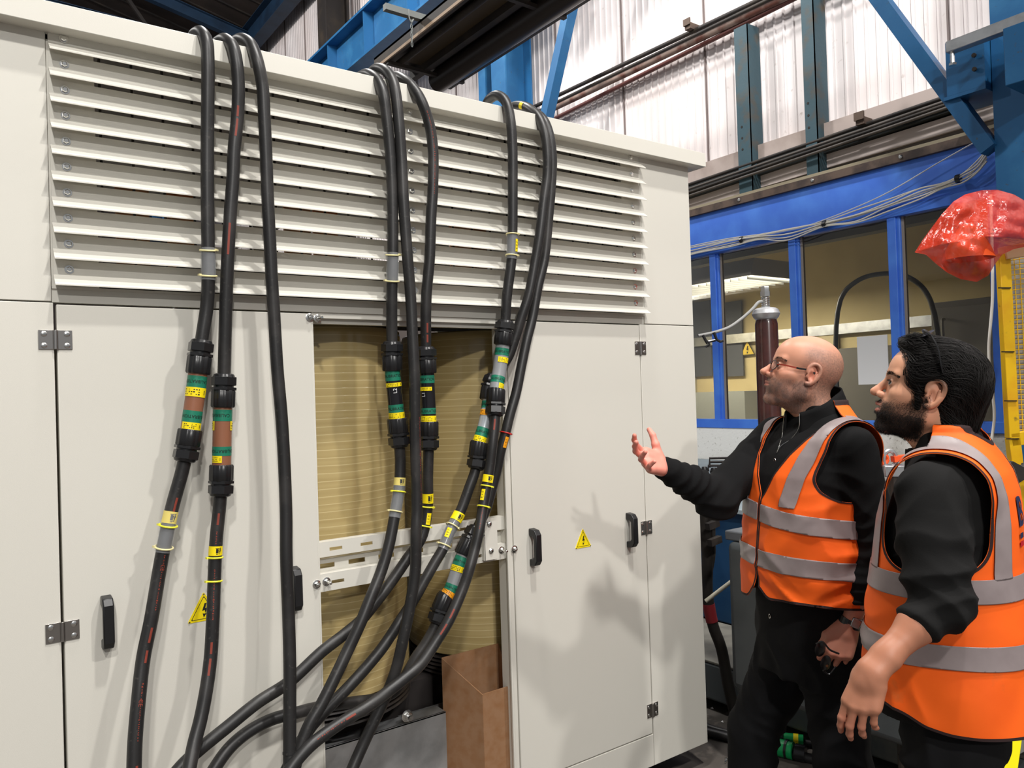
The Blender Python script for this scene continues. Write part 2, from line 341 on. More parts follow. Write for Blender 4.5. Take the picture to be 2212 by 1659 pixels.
def hinge(x, z, w_, h_, parent):
    y = Y0
    o = MB().box(x-w_/2, x-.005, y-.003, y, z-h_/2, z+h_/2).box(x+.005, x+w_/2, y-.003, y, z-h_/2, z+h_/2).cyl((x, y-.004, z-h_/2), (x, y-.004, z+h_/2), .0055, 14).build('hinge', MHINGE, parent, bevel=.0006, sharp=30)
    s = MB()
    for dx in (-.34, .34):
        for dz in (-.30, .30): s.lathe([(.0068, 0), (.0068, .001), (.004, .0024)], (x+dx*w_, y-.003, z+dz*h_), 16, (0, -1, 0))
    s.build('screw', MZINC, o, smooth=True)
D = []
dl = part(MB().box(0.2225, 0.872, Y0, Y0+.026, DB, 1.8235), 'door', bevel=.002, label='left door of the enclosure behind three cables')
dr = part(MB().box(1.575, 2.2145, Y0, Y0+.026, DB, 1.8235), 'door', bevel=.002, label='right door of the enclosure with two black handles')
# hinges (left pair on the left seam, three on the right seam)
for q in ((117, 734), (134, 1364)): P = PY(*q, Y0); hinge(0.219, P[2], .072, .047, enc)
for q in ((1383, 752), (1398, 1139), (1413, 1532)): P = PY(*q, Y0); hinge(2.2163, P[2], .060, .052, enc)
def hz(px, pa, pb): a = PY(px, pa, Y0-.02); b = PY(px, pb, Y0-.02); return a[0], b[2], a[2]
for (q, dd) in (((231, 1288, 1404), dl), ((638, 1225, 1322), dl), ((1155, 1142, 1224), dr), ((1364, 1108, 1184), dr)):
    x, za, zb_ = hz(*q); handle(x, za, zb_, Y0, dd)
P = PY(437, 1310, Y0); warn(P[0]+.004, P[2], Y0, .086, dl)
P = PY(1259, 1162, Y0); warn(P[0], P[2], Y0, .078, dr)
# frame posts of the open bay
part(MB().box(0.868, 0.877, Y0+.002, Y0+.06, DB, 1.8), 'frame_post', bevel=.001)
part(MB().box(1.551, 1.573, Y0+.004, Y0+.06, ZB+.02, 1.81).box(1.5445, 1.553, Y0-.004, Y0+.004, ZB+.02, 1.81), 'frame_post', bevel=.001)
def stud(px, py, y, L=.02):
    P = PY(px, py, y); s = MB()
    s.lathe([(.0125, 0), (.0125, .0015), (.011, .0022)], P, 20, (0, -1, 0)); s.lathe([(.0085, .002), (.0085, .009), (.0065, .0105)], P, 6, (0, -1, 0)); s.lathe([(.0042, .009), (.0042, L), (.003, L+.001)], P, 12, (0, -1, 0))
    s.build('stud', MZINC, enc, smooth=True)
stud(669, 686, Y0, .016); stud(684, 1262, Y0, .014); stud(1111, 1186, Y0, .014)
stud(686, 688, Y0+.01, .034); stud(705, 1256, Y0+.012, .034); stud(1083, 1188, Y0+.012, .034)
# slotted cross rails
def rail(x0, x1, y, z0, z1, lip, slots):
    bm = MB(); xs = sorted({x0, x1} | {c for s in slots for c in (s[0], s[1])}); zm = sorted({z0, z1} | {c for s in slots for c in (s[2], s[3])})
    for i in range(len(xs)-1):
        for j in range(len(zm)-1):
            cx, cz = (xs[i]+xs[i+1])/2, (zm[j]+zm[j+1])/2
            if any(s[0] < cx < s[1] and s[2] < cz < s[3] for s in slots): continue
            bm.box(xs[i], xs[i+1], y, y+.003, zm[j], zm[j+1])
    bm.box(x0, x1, y, y+.03, z0-.003, z0) if lip < 0 else bm.box(x0, x1, y, y+.03, z1, z1+.003)
    return bm
a = PY(697, 1198, Y0+.02)[2]; b_ = PY(697, 1178, Y0+.02)[2]
zr = (a+b_)/2
sl = [(x, x+.04, zr-.006, zr+.004) for x in (.915, 1.015, 1.20, 1.36)]
part(rail(.878, 1.551, Y0+.02, zr-.022, zr+.020, 1, sl), 'cross_rail')
z2 = zr-.072
sl = [(x, x+.055, z2+.012, z2+.026) for x in (.885, .985, 1.085, 1.19, 1.30)]
part(rail(.878, 1.551, Y0+.045, z2+.003, z2+.036, 1, sl).box(.878, 1.551, Y0+.012, Y0+.045, z2, z2+.003), 'cross_rail')
sl = [(x, x+.04, z2-.030, z2-.020) for x in (.915, 1.43)]
part(rail(.878, 1.551, Y0+.012, z2-.046, z2, -1, sl), 'cross_rail')
A = PY(1045, 1110, Y0-.004); B = PY(1078, 1206, Y0-.004)
br = part(MB().box(A[0], A[0]+.018, Y0-.004, Y0-.001, A[2]-.03, A[2]+.005).box(A[0], B[0]-.004, Y0-.004, Y0-.001, B[2], A[2]-.028).box(A[0]-.002, A[0]+.002, Y0-.004, Y0+.02, B[2], A[2]-.028), 'catch_plate', label='small pale bracket bolted across the cross rails')
s = MB()
for q in ((1057, 1132), (1061, 1190)): s.lathe([(.010, 0), (.010, .002), (.007, .005), (.003, .007)], PY(*q, Y0-.004), 18, (0, -1, 0))
s.build('bolt', MZINC, br, smooth=True)
# ------------------------------------------------------------------ what stands inside
tr = thing('transformer', 'pale yellow resin cast windings standing inside the open bay', 'transformer', (1.39, 2.64, ZB+.02))
for cx in (1.035, 1.755):
    pr = [(0.20, .62), (0.20, .615), (.310, .615)]; z = .62
    pr = [(.19, .615), (.308, .615), (.3175, .622), (.318, .64), (.318, 1.785), (.3165, 1.80), (.308, 1.806), (.19, 1.806)]
    MB().lathe(pr, (cx, 2.64, 0), 128).build('winding', MCOIL, tr, smooth=True, sharp=50)
    MB().lathe([(.30, .535), (.30, .612)], (cx, 2.64, 0), 64).build('support_block', mat('black_support', (.012, .012, .016), .4), tr, smooth=True)
    rb = MB()
    for k in range(5): rb.lathe([(.315, .54+k*.015), (.32, .543+k*.015), (.315, .548+k*.015)], (cx, 2.64, 0), 64)
    rb.build('insulating_ring', MDARK, tr, smooth=True)
# yoke, clamps and feet
MB().box(.62, 2.1, 2.56, 2.72, .30, .53).build('core_yoke', MDARK, tr); MB().box(.62, 2.1, 2.56, 2.72, 1.83, 2.02).build('core_yoke', MDARK, tr)
xc = PY(962, 1500, 2.325)[0]
ch = MB().box(.60, xc, 2.325, 2.331, .275, .495).box(.60, xc, 2.325, 2.39, .489, .495).box(.60, xc, 2.30, 2.39, .275, .281)
part_c = ch.build('clamp_channel', MGALV, tr, bevel=.001)
gs = MB()
for x in (1.085, 1.165, xc-.006): gs.box(x, x+.006, 2.331, 2.40, .28, .49)
gs.box(1.245, 1.46, 2.45, 2.455, .2, .47); gs.build('gusset_plate', MGALV, tr)
P = PY(879, 1546, 2.325); MB().lathe([(.020, 0), (.020, .003), (.0165, .004)], P, 24, (0, -1, 0)).lathe([(.014, .003), (.014, .014), (.012, .016)], P, 6, (0, -1, 0)).lathe([(.008, .014), (.008, .03)], P, 12, (0, -1, 0)).build('bolt', MZINC, tr, smooth=True)
bb = MB()
for k, x in enumerate((.45, .62, 1.0, 1.15, 1.7, 1.85)): bb.box(x, x+.1, 2.75+.1*(k % 2), 2.76+.1*(k % 2), 1.95, 2.3)
bb.box(.4, 2.0, 2.8, 2.85, 2.3, 2.31).box(.5, 1.9, 2.9, 2.95, 2.16, 2.17)
bb.build('busbar', MCOP, tr, label='copper busbars glimpsed through the louvres')
# grille on the enclosure floor
gr = MB()
for k in range(14): gr.box(1.02+k*.022, 1.03+k*.022, 2.23, 2.29, .205, .21)
gr.box(1.0, 1.34, 2.225, 2.23, .2, .212).box(1.0, 1.34, 2.29, 2.295, .2, .212).box(1.0, 1.34, 2.222, 2.298, .19, .2)
part(gr, 'floor_grille', MDARK)
# cardboard box
cb = thing('cardboard_box', 'open brown cardboard box standing inside the bay of the enclosure', 'box', (1.45, 2.36, ZB+.02))
F0 = PY(1043, 1500, 2.225); zt = F0[2]; x0 = F0[0]
A = PY(955, 1421, 2.36); Bc = PY(1077, 1390, 2.335)
def wallp(p, q, z0, z1a, z1b, t=.004):
    p = np.array([p[0], p[1]]); q = np.array([q[0], q[1]]); d = (q-p)/np.linalg.norm(q-p); n_ = np.array([-d[1], d[0]])*t
    return MB().prism([(*p, z0), (*q, z0), (*q, z1b), (*p, z1a)], (n_[0], n_[1], 0))
fx, fy = F0[0], F0[1]; ax_, ay_ = A[0], A[1]; rx, ry = fx+.13, fy-.002; bx_, by_ = Bc[0], Bc[1]; za, zbk = A[2], Bc[2]
zb0 = ZB+.021
wallp((fx, fy), (ax_, ay_), zb0, zt, za).build('side_wall', MCARD, cb)
wallp((fx, fy), (rx, ry), zb0, zt, zt+.002).build('side_wall', MCARD, cb)
wallp((ax_, ay_), (bx_, by_), zb0, za, zbk).build('side_wall', MCARD, cb)
wallp((rx, ry), (bx_, by_), zb0, zt, zbk).build('side_wall', MCARD, cb)
MB().prism([(fx, fy, zb0), (rx, ry, zb0), (bx_, by_, zb0), (ax_, ay_, zb0)], (0, 0, .004)).build('base', MCARD, cb)
# ================================================================== cables
RCB = 0.0168
def over(px, py, back=.30, up=.0):  # stretch that comes forward over the roof cap from behind
    return (px, py, back)
CAB = dict(
 A1=[(412,118,-.26),(414,96,-.10),(421,76,-.02),(434,70,.035),(446,88,.075),(449,130,.085),(449,200,.085),(448,300,.08),(448,400,.08),(449,500,.08),(450,560,.08),(450,605,.08),(447,661,.075),(436,735,.075),(419,874,.075),(398,999,.075),(371,1100,.075),(354,1181,.08),(344,1235,.08),(327,1336,.09),(310,1420,.10),(300,1504,.12),(291.5,1605,.14),(289,1700,.16),(288,1800,.19)],
 A2=[(455,112,-.30),(466,99,-.14),(474,90,-.04),(488,86,.03),(503,101,.07),(511,135,.085),(515,186,.085),(513,253,.08),(506,321,.08),(503,388,.08),(498,456,.08),(492,560,.08),(488,661,.075),(484.5,796,.07),(481,898,.07),(476,1073,.07),(467,1167,.075),(463,1252,.08),(460,1336,.09),(455,1420,.10),(446,1488,.12),(433,1555,.14),(420,1605,.16),(405,1680,.2),(385,1780,.25)],
 A3=[(488,104,-.30),(505,92,-.14),(525,85,-.01),(543,98,.05),(557,135,.085),(567,186,.085),(571,253,.085),(575,338,.085),(578,422,.085),(583,520,.085),(587,600,.085),(592,678,.085),(599,796,.09),(608,898,.095),(614,999,.10),(618,1110,.11),(618.5,1201,.12),(623.5,1336,.13),(626,1437,.145),(626,1538,.16),(625.5,1659,.18),(625,1780,.2)],
 B1=[(762,182,-.30),(778,166,-.13),(798,161,-.01),(817,176,.05),(828,203,.08),(835,253,.085),(842,321,.085),(847,405,.085),(848.5,490,.085),(848.5,560,.085),(846.5,640,.08),(846.5,723,.07),(848,806,.065),(853.5,862,.065),(863,967,.065),(864.6,1000,.065),(862,1056,.07),(851,1123,.08),(840,1178.5,.09),(823.6,1233.6,.10),(801.6,1289,.115),(779.5,1344,.125),(754,1399,.13),(728,1454,.14),(695,1520,.15),(669,1564,.155),(647,1619,.16),(632,1680,.17),(615,1780,.2)],
 B2=[(790,170,-.33),(803,156,-.16),(818,148,-.03),(834,154,.03),(848,174,.07),(855,203,.09),(862,270,.10),(867,338,.10),(872,439,.105),(880.6,560,.11),(887,640,.11),(891,723,.115),(895,806,.12),(896.4,889.5,.12),(898,973,.12),(900.6,1100,.125),(899,1142,.13),(897,1234,.13),(886,1307,.13),(871,1380.5,.13),(853,1454,.12),(831,1509,.11),(805,1564,.11),(779.5,1619,.11),(755,1675,.12),(710,1780,.14)],
 B3=[(838,176,-.30),(850,167,-.14),(866,168,-.02),(889,186,.05),(909,216,.08),(926,263,.085),(935,321,.085),(935,405,.085),(931,473,.085),(928,560,.085),(921,640,.08),(920,742,.07),(923,834,.065),(925.5,889,.065),(925.5,970,.065),(924,1028,.065),(923,1100,.06),(911,1160,.06),(879,1208,.06),(846,1256,.06),(812.6,1300,.06),(779.5,1340,.06),(743,1371,.06),(695,1408,.065),(623.5,1474,.08),(556,1518,.09),(489,1572,.10),(431,1619,.11),(394,1653,.12),(340,1720,.14)],
 C1=[(1030,262,-.26),(1046,238,-.12),(1058,214,-.03),(1075,206,.02),(1092,219,.06),(1102,253,.085),(1107,321,.09),(1107.5,405,.09),(1107,506,.09),(1105,560,.09),(1095,640,.085),(1091.7,690,.08),(1084.8,756,.075),(1078,806,.075),(1072,840,.08),(1069.5,900.6,.09),(1064,959,.10),(1057,1016,.10),(1041.6,1106,.11),(1035,1146,.125),(1025.7,1185.7,.13),(1015,1225.5,.14),(1002,1265,.14),(986,1305,.145),(967,1345,.15),(946,1379,.15),(925,1412,.155),(905,1439,.16),(875,1465,.165),(838,1494,.17),(798,1524,.17),(750,1553,.175),(706,1582.5,.18),(669,1612,.19),(635,1650,.2),(590,1720,.22)],
 C2=[(1084,250,-.36),(1104,232,-.20),(1124,228,-.09),(1146,236,.0),(1164,254,.05),(1176,285,.08),(1182,330,.09),(1182,378,.09),(1174,439,.09),(1166,506,.09),(1157,560,.085),(1141.6,640,.08),(1126,687,.07),(1112.5,731.5,.06),(1097,773,.05),(1075,803,.045),(1061,830,.045),(1053,885,.05),(1046,920,.05),(1035,959,.05),(1028,1011.5,.05),(1012.7,1056,.05),(994,1106,.05),(972.6,1146,.055),(956.7,1185.7,.06),(938,1217.5,.06),(917,1254.6,.06),(893,1297,.06),(864,1342,.07),(840,1379,.07),(823.6,1402.5,.075),(787,1446.6,.08),(750,1487,.09),(713.5,1524,.10),(676.7,1564,.11),(651,1601,.115),(632,1637.6,.12),(600,1700,.13)],
 C3=[(1090,262,-.42),(1112,244,-.24),(1135,238,-.10),(1160,246,.0),(1176,262,.045),(1187,292,.065),(1193,338,.07),(1191,400,.065),(1186,460,.06),(1176,560,.055),(1162,620,.055),(1150,687,.055),(1137.4,737,.06),(1126,792.5,.065),(1115,848,.07),(1101,898,.075),(1091.7,936.6,.075),(1082,972.7,.07),(1073.7,1014,.06),(1062.6,1056,.05),(1050,1100,.045),(1031,1140,.045),(1012,1174,.045),(996,1210,.045),(972.6,1277,.045),(959,1297,.045),(941,1350,.045),(919.6,1390,.04),(900,1418,.035),(884,1446,.03),(866,1476,.02),(850,1496,.01),(816,1509,.0),(768.5,1516,.0),(713,1524,.02),(669,1532,.05),(640,1540,.06),(590,1553,.065),(539,1579,.075),(499,1612,.085),(468,1653,.095),(430,1720,.11)],
)
class Cable:
    def __init__(s, pts):
        s.P = spline([PY(x, y, Y0-d) for x, y, d in pts], 0.006); s.T, s.U, s.W = frames(s.P)
        s.S = np.r_[0, np.cumsum(np.linalg.norm(np.diff(s.P, axis=0), axis=1))]; q = proj(s.P)
        s.py = q[:, 1]; s.px = q[:, 0]; s.top = int(np.argmin(s.py))
    def at(s, y):  # arc length where the front stretch passes picture height y
        k = s.top+int(np.argmin(np.abs(s.py[s.top:]-y))); return s.S[k]
    def pt(s, u): return np.array([np.interp(u, s.S, s.P[:, k]) for k in range(3)])
    def frame(s, u):
        i = int(np.clip(np.searchsorted(s.S, u), 0, len(s.S)-1)); return s.P[i], s.T[i], s.U[i], s.W[i]
    def sect(s, u0, u1, prof, n=24, shape=None):
        """rings along the cable: prof = list of (fraction 0..1, radius)."""
        fr_ = [p[0] for p in prof]; rr = [p[1] for p in prof]; us = [u0+(u1-u0)*f for f in fr_]
        return sweep([s.pt(u) for u in us], rr, n, True, shape) if len(us) > 1 else None
    def patch(s, V2, F, u, ang, r):
        """lay a flat drawing on the cable: x runs along the cable, y round it."""
        out = []
        for x, y in V2:
            p, t, U, W = s.frame(u+x); p = s.pt(u+x); a = ang-y/r; out.append(p+(U*math.cos(a)+W*math.sin(a))*r)
        return out, F
    def facing(s, u):
        p, t, U, W = s.frame(u); v = CAM-p; return math.atan2(v@W, v@U)
HEX = [1/math.cos(((k*15) % 60-30)*math.pi/180)*0.93 for k in range(24)]
RIB = [1.0 if (k//2) % 2 == 0 else 0.95 for k in range(48)]
def rect(w_, h_, nx=4, ny=8):
    xs = np.linspace(-w_/2, w_/2, nx); ys = np.linspace(-h_/2, h_/2, ny); V = [(x, y) for x in xs for y in ys]
    return V, [(i*ny+j, (i+1)*ny+j, (i+1)*ny+j+1, i*ny+j+1) for i in range(nx-1) for j in range(ny-1)]
def patch_obj(c, V2, F, u, ang, r, name, m_, parent):
    V, F = c.patch(V2, F, u, ang, r)
    return link_mesh(name, V, F, m_, parent, True)
def word(c, txt, size, u, ang, r, name, m_, parent, along=True, flip=False):
    V, F = text_mesh(txt, size)
    if not len(V): return
    V2 = [(x, y) for x, y, _ in V] if along else [(-y, x) for x, y, _ in V]
    if flip: V2 = [(-x, -y) for x, y in V2]
    return patch_obj(c, V2, F, u, ang, r, name, m_, parent)
def band(c, ya, yb, r, name, m_, parent, n=24, lab=None):
    a, b = c.at(ya), c.at(yb); o = link_mesh(name, *c.sect(a, b, [(q, r) for q in np.linspace(0, 1, max(3, int(abs(b-a)/.008)))], n), m_, parent, True, sharp=60)
    if lab: o['label'] = lab
    return o
def gland(c, ya, yb, up, parent):
    """cable gland between picture heights ya..yb; up=True: the clamping nut is at the top."""
    a, b = c.at(ya), c.at(yb)
    k = 1.0; R = RCB*1.80
    V, F = [], []
    def addp(f0, f1, prof, n, shape):
        nonlocal V, F
        L = b-a
        # the dome, the hexagonal nut, the ribbed body
        v, f = c.sect(a+L*f0, a+L*f1, prof, n, shape)
        if L < 0: f = [q[::-1] for q in f]
        F += [tuple(i+len(V) for i in q) for q in f]; V += list(v)
    addp(0, .12, [(0, R*.66), (.25, R*.84), (1, R*.95)], 24, None)
    addp(.10, .36, [(0, R*.94), (.06, R), (.94, R), (1, R*.94)], 24, HEX)
    addp(.35, .42, [(0, R*.84), (1, R*.84)], 24, None)
    addp(.41, .50, [(0, R*.96), (.1, R*1.02), (.9, R*1.02), (1, R*.97)], 24, HEX)
    addp(.49, 1.0, [(0, R*.95), (.08, R*1.02), (.92, R*1.02), (1, R*.95)], 48, RIB)
    o = link_mesh('cable_gland', V, F, MNYL, parent, True, sharp=40); return o
def label(c, ya, yb, r, ang0, wfrac, parent, kind='ylab', m_=None):
    """yellow wrap-round label: wfrac = share of the visible half it covers."""
    a, b = c.at(ya), c.at(yb); u = (a+b)/2; w_ = abs(b-a); h_ = wfrac*math.pi*r; ang = c.facing(u)-ang0
    o = patch_obj(c, *rect(w_, h_, 4, 14), u, ang, r+.0006, 'label_sticker', m_ or MYEL, parent)
    V = []; F = []
    rnd = random.Random(int(ya*7+yb))
    for k in range(3):
        for j in range(7):
            if rnd.random() < .25: continue
            x = w_*(-.25+.25*k); y = h_*(-.36+.085*j); v, f = rect(w_*rnd.uniform(.05, .14), h_*rnd.uniform(.03, .065), 2, 2)
            v, f = c.patch([(p+x, q+y) for p, q in v], f, u, ang, r+.0010); F += [tuple(i+len(V) for i in q) for q in f]; V += v
    v, f = rect(w_*.45, h_*.035, 2, 3); v, f = c.patch([(p, q+h_*.36) for p, q in v], f, u, ang, r+.0010); F += [tuple(i+len(V) for i in q) for q in f]; V += v
    link_mesh('small_print', V, F, MINK, o, False); return o
def tenm(c, ya, yb, r, ang0, parent):
    a, b = c.at(ya), c.at(yb); u = (a+b)/2; w_ = abs(b-a); ang = c.facing(u)-ang0
    o = patch_obj(c, *rect(w_, 2.7*r, 4, 20), u, ang, r+.0006, 'label_sticker', MYEL, parent)
    word(c, '10m', w_*.42, u, ang-.6, r+.0011, 'label_text', MINK, o, True)
    V = []; F = []
    for (x, y, ww, hh) in ((0, .25, .45, .35), (-.28, .25, .06, .5), (.33, .18, .12, .10), (.33, .34, .12, .10), (-.1, .7, .5, .1)):
        v, f = rect(w_*ww, r*hh, 2, 4); v, f = c.patch([(p+x*w_, q+y*r) for p, q in v], f, u, ang, r+.0010); F += [tuple(i+len(V) for i in q) for q in f]; V += v
    link_mesh('small_print', V, F, MINK, o, False)
def tie(c, y, r, m_, parent, tilt=0, side=1):
    u = c.at(y); p, t, U, W = c.frame(u); P = [] 
    for k in range(29):
        a = 2*math.pi*k/28; P.append(p+(U*math.cos(a)+W*math.sin(a))*(r+.0018)+t*tilt*math.cos(a-c.facing(u))*.004)
    bm = MB().tube(P, .0024, 8, False); f = c.facing(u)-side*1.15; hp = p+(U*math.cos(f)+W*math.sin(f))*(r+.004); tv = (-U*math.sin(f)+W*math.cos(f))
    bm.beam(hp-tv*.004, hp+tv*.006, .006, .005, up=tuple(t)); bm.build('cable_tie', m_, parent, smooth=True)
def prints(c, segs, parent, off=0.0):
    """red printing along the cable: (height from, height to, solid block?)."""
    rnd = random.Random(3)
    for ya, yb, solid in segs:
        V = []; F = []; a, b = c.at(ya), c.at(yb); a, b = min(a, b), max(a, b); u = a
        if solid:
            ang = c.facing((a+b)/2)-off; v, f = rect(b-a, .0055, max(3, int((b-a)/.01)), 3); V, F = c.patch(v, f, (a+b)/2, ang, RCB+.0004)
        while u < b and not solid:
            w_ = rnd.uniform(.0015, .004); ang = c.facing(u)-off; v, f = rect(w_, rnd.choice((.0015, .003, .0028)), 2, 2)
            v, f = c.patch([(p, q+rnd.uniform(-.001, .001)) for p, q in v], f, u, ang, RCB+.0004); F += [tuple(i+len(V) for i in q) for q in f]; V += v
            u += w_+rnd.uniform(.0012, .003)
        link_mesh('red_printing', V, F, MRED, parent, False)
GRP = 'heavy black cables draped over the enclosure'
def cable(key, label_):
    c = Cable(CAB[key]); root = thing('power_cable', label_, 'cable', c.P[-1], GRP)
    link_mesh('cable_sheath', *sweep(c.P, RCB, 20), MRUB, root, True, sharp=60); return c, root
def green(c, ya, yb, r, txt, parent, ang0=0, size=.0115, flip=False):
    o = band(c, ya, yb, r+.0004, 'green_tape', MGRN, parent); u = (c.at(ya)+c.at(yb))/2
    word(c, txt, size, u, c.facing(u)-ang0, r+.0009, 'tape_text', MINK, o, along=False, flip=flip)
    return o
RS = RCB*1.42
# --- leftmost cable
c, r_ = cable('A1', 'leftmost heavy black cable over the enclosure, joined with a brown sleeve')
band(c, 535, 606, RCB+.0022, 'clear_sleeve', MCLR, r_); tie(c, 541, RCB+.002, MTIEW, r_, 1); tie(c, 594, RCB+.002, MTIEW, r_, 1, -1)
gland(c, 733, 806, True, r_); gland(c, 1000, 928, False, r_); band(c, 806, 930, RS, 'joint_sleeve', MBROWN, r_)
green(c, 815, 838, RS, 'CALIBRATION', r_, -.15, flip=True); green(c, 890, 914, RS, 'CALIBRATION', r_, .3, flip=True)
label(c, 838, 856, RS+.0005, -.1, .95, r_); label(c, 914, 929, RS+.0005, .15, .75, r_)
tenm(c, 1106, 1131, RCB+.001, 0, r_); band(c, 1104, 1192, RCB+.0022, 'clear_sleeve', MCLR, r_); tie(c, 1136, RCB+.003, MTIE, r_, 1, -1); tie(c, 1182, RCB+.003, MTIEW, r_, 1, -1)
prints(c, [(1076, 1104, True), (1198, 1235, False), (1240, 1320, False), (1356, 1388, True), (1405, 1434, True), (1475, 1600, False), (1655, 1690, True)], r_, .35)
for y_ in (1222, 1515): u = c.at(y_); word(c, 'CE', .014, u, c.facing(u)-.35, RCB+.0005, 'printed_mark', MRED, r_, True)
# --- second
c, r_ = cable('A2', 'second heavy black cable from the left, brown sleeve joint lower down')
gland(c, 805, 878, True, r_); gland(c, 1074, 1002, False, r_); band(c, 877, 1003, RS, 'joint_sleeve', MBROWN, r_)
green(c, 884, 908, RS, 'CALIBRATION', r_, -.7, flip=True); green(c, 963, 984, RS, 'CALIBRATION', r_, 0, flip=True)
label(c, 912, 928, RS+.0005, -1.35, .3, r_); label(c, 912, 928, RS+.0005, 1.35, .3, r_); label(c, 986, 1001, RS+.0005, -.6, .4, r_)
tenm(c, 1177, 1198, RCB+.0005, 0, r_); tie(c, 1206, RCB, MTIE, r_, 0, -1); tie(c, 1253, RCB, MTIE, r_, 0, -1)
prints(c, [(232, 258, True), (262, 298, True), (486, 550, True), (1108, 1132, True), (1146, 1172, False), (1383, 1411, True), (1424, 1460, True), (1230, 1340, False)], r_, .0)
# --- third, plain
c, r_ = cable('A3', 'third heavy black cable from the left, plain and worn without any joint')
band(c, 1624, 1628, RCB+.0012, 'rubber_seam', MRUB, r_)
# --- middle three
c, r_ = cable('B1', 'left cable of the middle trio with a black joint marked L2')
band(c, 549, 612, RCB+.0022, 'clear_sleeve', MCLR, r_); tie(c, 553, RCB+.002, MTIEW, r_, 1); tie(c, 606, RCB+.002, MTIEW, r_, 1, -1)
gland(c, 735, 799, True, r_); gland(c, 968, 903, False, r_); band(c, 797, 905, RS*.97, 'joint_sleeve', MBLK, r_)
green(c, 803, 821, RS*.97, 'CALIBRATION', r_, 0); green(c, 872, 890, RS*.97, 'CALIBRATION', r_, .1)
label(c, 825, 837, RS*.97+.0006, .1, .85, r_); label(c, 891, 903, RS*.97+.0006, 0, .95, r_)
u = c.at(843); word(c, 'L2', .016, u, c.facing(u)-.1, RS*.97+.0006, 'white_mark', MWHT, r_, True, True)
tenm(c, 1033, 1051, RCB+.001, 0, r_); band(c, 1033, 1120, RCB+.0020, 'clear_sleeve', MCLR, r_); tie(c, 1063, RCB+.002, MTIE, r_, 0, -1); tie(c, 1104, RCB+.002, MTIEW, r_, 0, -1)
c, r_ = cable('B2', 'plain middle cable of the middle trio crossing in front of the open bay')
prints(c, [(900, 1080, False)], r_, .9)
c, r_ = cable('B3', 'right cable of the middle trio, black joint, sweeping off lower left')
gland(c, 746, 805, True, r_); gland(c, 972, 911, False, r_); band(c, 803, 912, RS*.97, 'joint_sleeve', MBLK, r_)
green(c, 812, 829, RS*.97, 'CALIBRATION', r_, -.4); green(c, 880, 895, RS*.97, 'CALIBRATION', r_, 0)
label(c, 834, 845, RS*.97+.0006, -.3, .6, r_); label(c, 897, 909, RS*.97+.0006, 0, .9, r_)
u = c.at(853); word(c, 'L1', .016, u, c.facing(u)+.6, RS*.97+.0006, 'white_mark', MWHT, r_, True, True)
tenm(c, 1067, 1085, RCB+.0005, 0, r_); tie(c, 1095, RCB, MTIE, r_, 0, 1); label(c, 1106, 1134, RCB+.0005, .5, .28, r_, m_=MYEL); tie(c, 1138, RCB, MTIE, r_, 0, 1)
prints(c, [(245, 330, False), (330, 420, False), (697, 720, True), (724, 740, True)], r_, .3)
# --- right three
c, r_ = cable('C1', 'front cable of the right trio with a grey sleeve joint near the bay edge')
band(c, 505, 560, RCB+.0022, 'clear_sleeve', MCLR, r_); tie(c, 508, RCB+.002, MTIEW, r_, 0); tie(c, 553, RCB+.002, MTIEW, r_, 0); label(c, 518, 545, RCB+.0028, .9, .2, r_)
gland(c, 690, 746, True, r_); gland(c, 899, 840, False, r_); band(c, 745, 842, RS*.97, 'joint_sleeve', MGREY, r_)
green(c, 752, 769, RS*.97, 'CALIBRATION', r_, .1); green(c, 814, 829, RS*.97, 'CALIBRATION', r_, .1)
label(c, 772, 784, RS*.97+.0006, .5, .6, r_); label(c, 831, 841, RS*.97+.0006, .9, .4, r_)
tenm(c, 1026, 1042, RCB+.0005, 0, r_); tie(c, 1049, RCB, MTIE, r_, 0, 1); label(c, 1060, 1083, RCB+.0005, -.5, .25, r_); tie(c, 1093, RCB, MTIE, r_, 0, 1)
prints(c, [(908, 932, True), (1098, 1145, False), (1318, 1338, True), (1350, 1372, True), (1545, 1556, True), (1560, 1600, False)], r_, .0)
c, r_ = cable('C2', 'rear left cable of the right trio, silver joint below the grey one')
label(c, 229, 231, RCB+.0005, 0, .5, r_)
gland(c, 814, 862, True, r_); gland(c, 1014, 957, False, r_); band(c, 860, 958, RS*.9, 'joint_sleeve', MSILV, r_)
green(c, 868, 884, RS*.9, 'CALIBRATION', r_, -.2); green(c, 926, 942, RS*.9, 'CALIBRATION', r_, 0)
label(c, 888, 900, RS*.9+.0006, -.2, .8, r_, m_=MORL); label(c, 944, 956, RS*.9+.0006, 0, .9, r_)
band(c, 1108, 1186, RCB+.0022, 'clear_sleeve', MCLR, r_); tenm(c, 1110, 1126, RCB+.0026, 0, r_); tie(c, 1136, RCB+.003, MTIEW, r_, 0, 1); tie(c, 1177, RCB+.003, MTIEW, r_, 0, -1); label(c, 1142, 1162, RCB+.0027, -.2, .25, r_)
c, r_ = cable('C3', 'rearmost cable of the right trio with a red ring and a grey joint behind')
tie(c, 936, RCB, mat('red_ring', sr(190, 40, 36), .4), r_, 0, 1); label(c, 942, 966, RCB+.0005, .6, .25, r_, m_=MORL)
gland(c, 1138, 1200, True, r_); gland(c, 1350, 1288, False, r_); band(c, 1198, 1290, RS*.95, 'joint_sleeve', MGREY, r_)
green(c, 1204, 1222, RS*.95, 'CALIBRATION', r_, -.5, .009); green(c, 1262, 1278, RS*.95, 'CALIBRATION', r_, 0, .009)
label(c, 1224, 1234, RS*.95+.0006, -.2, .9, r_); label(c, 1279, 1288, RS*.95+.0006, 0, .9, r_, m_=MORL)
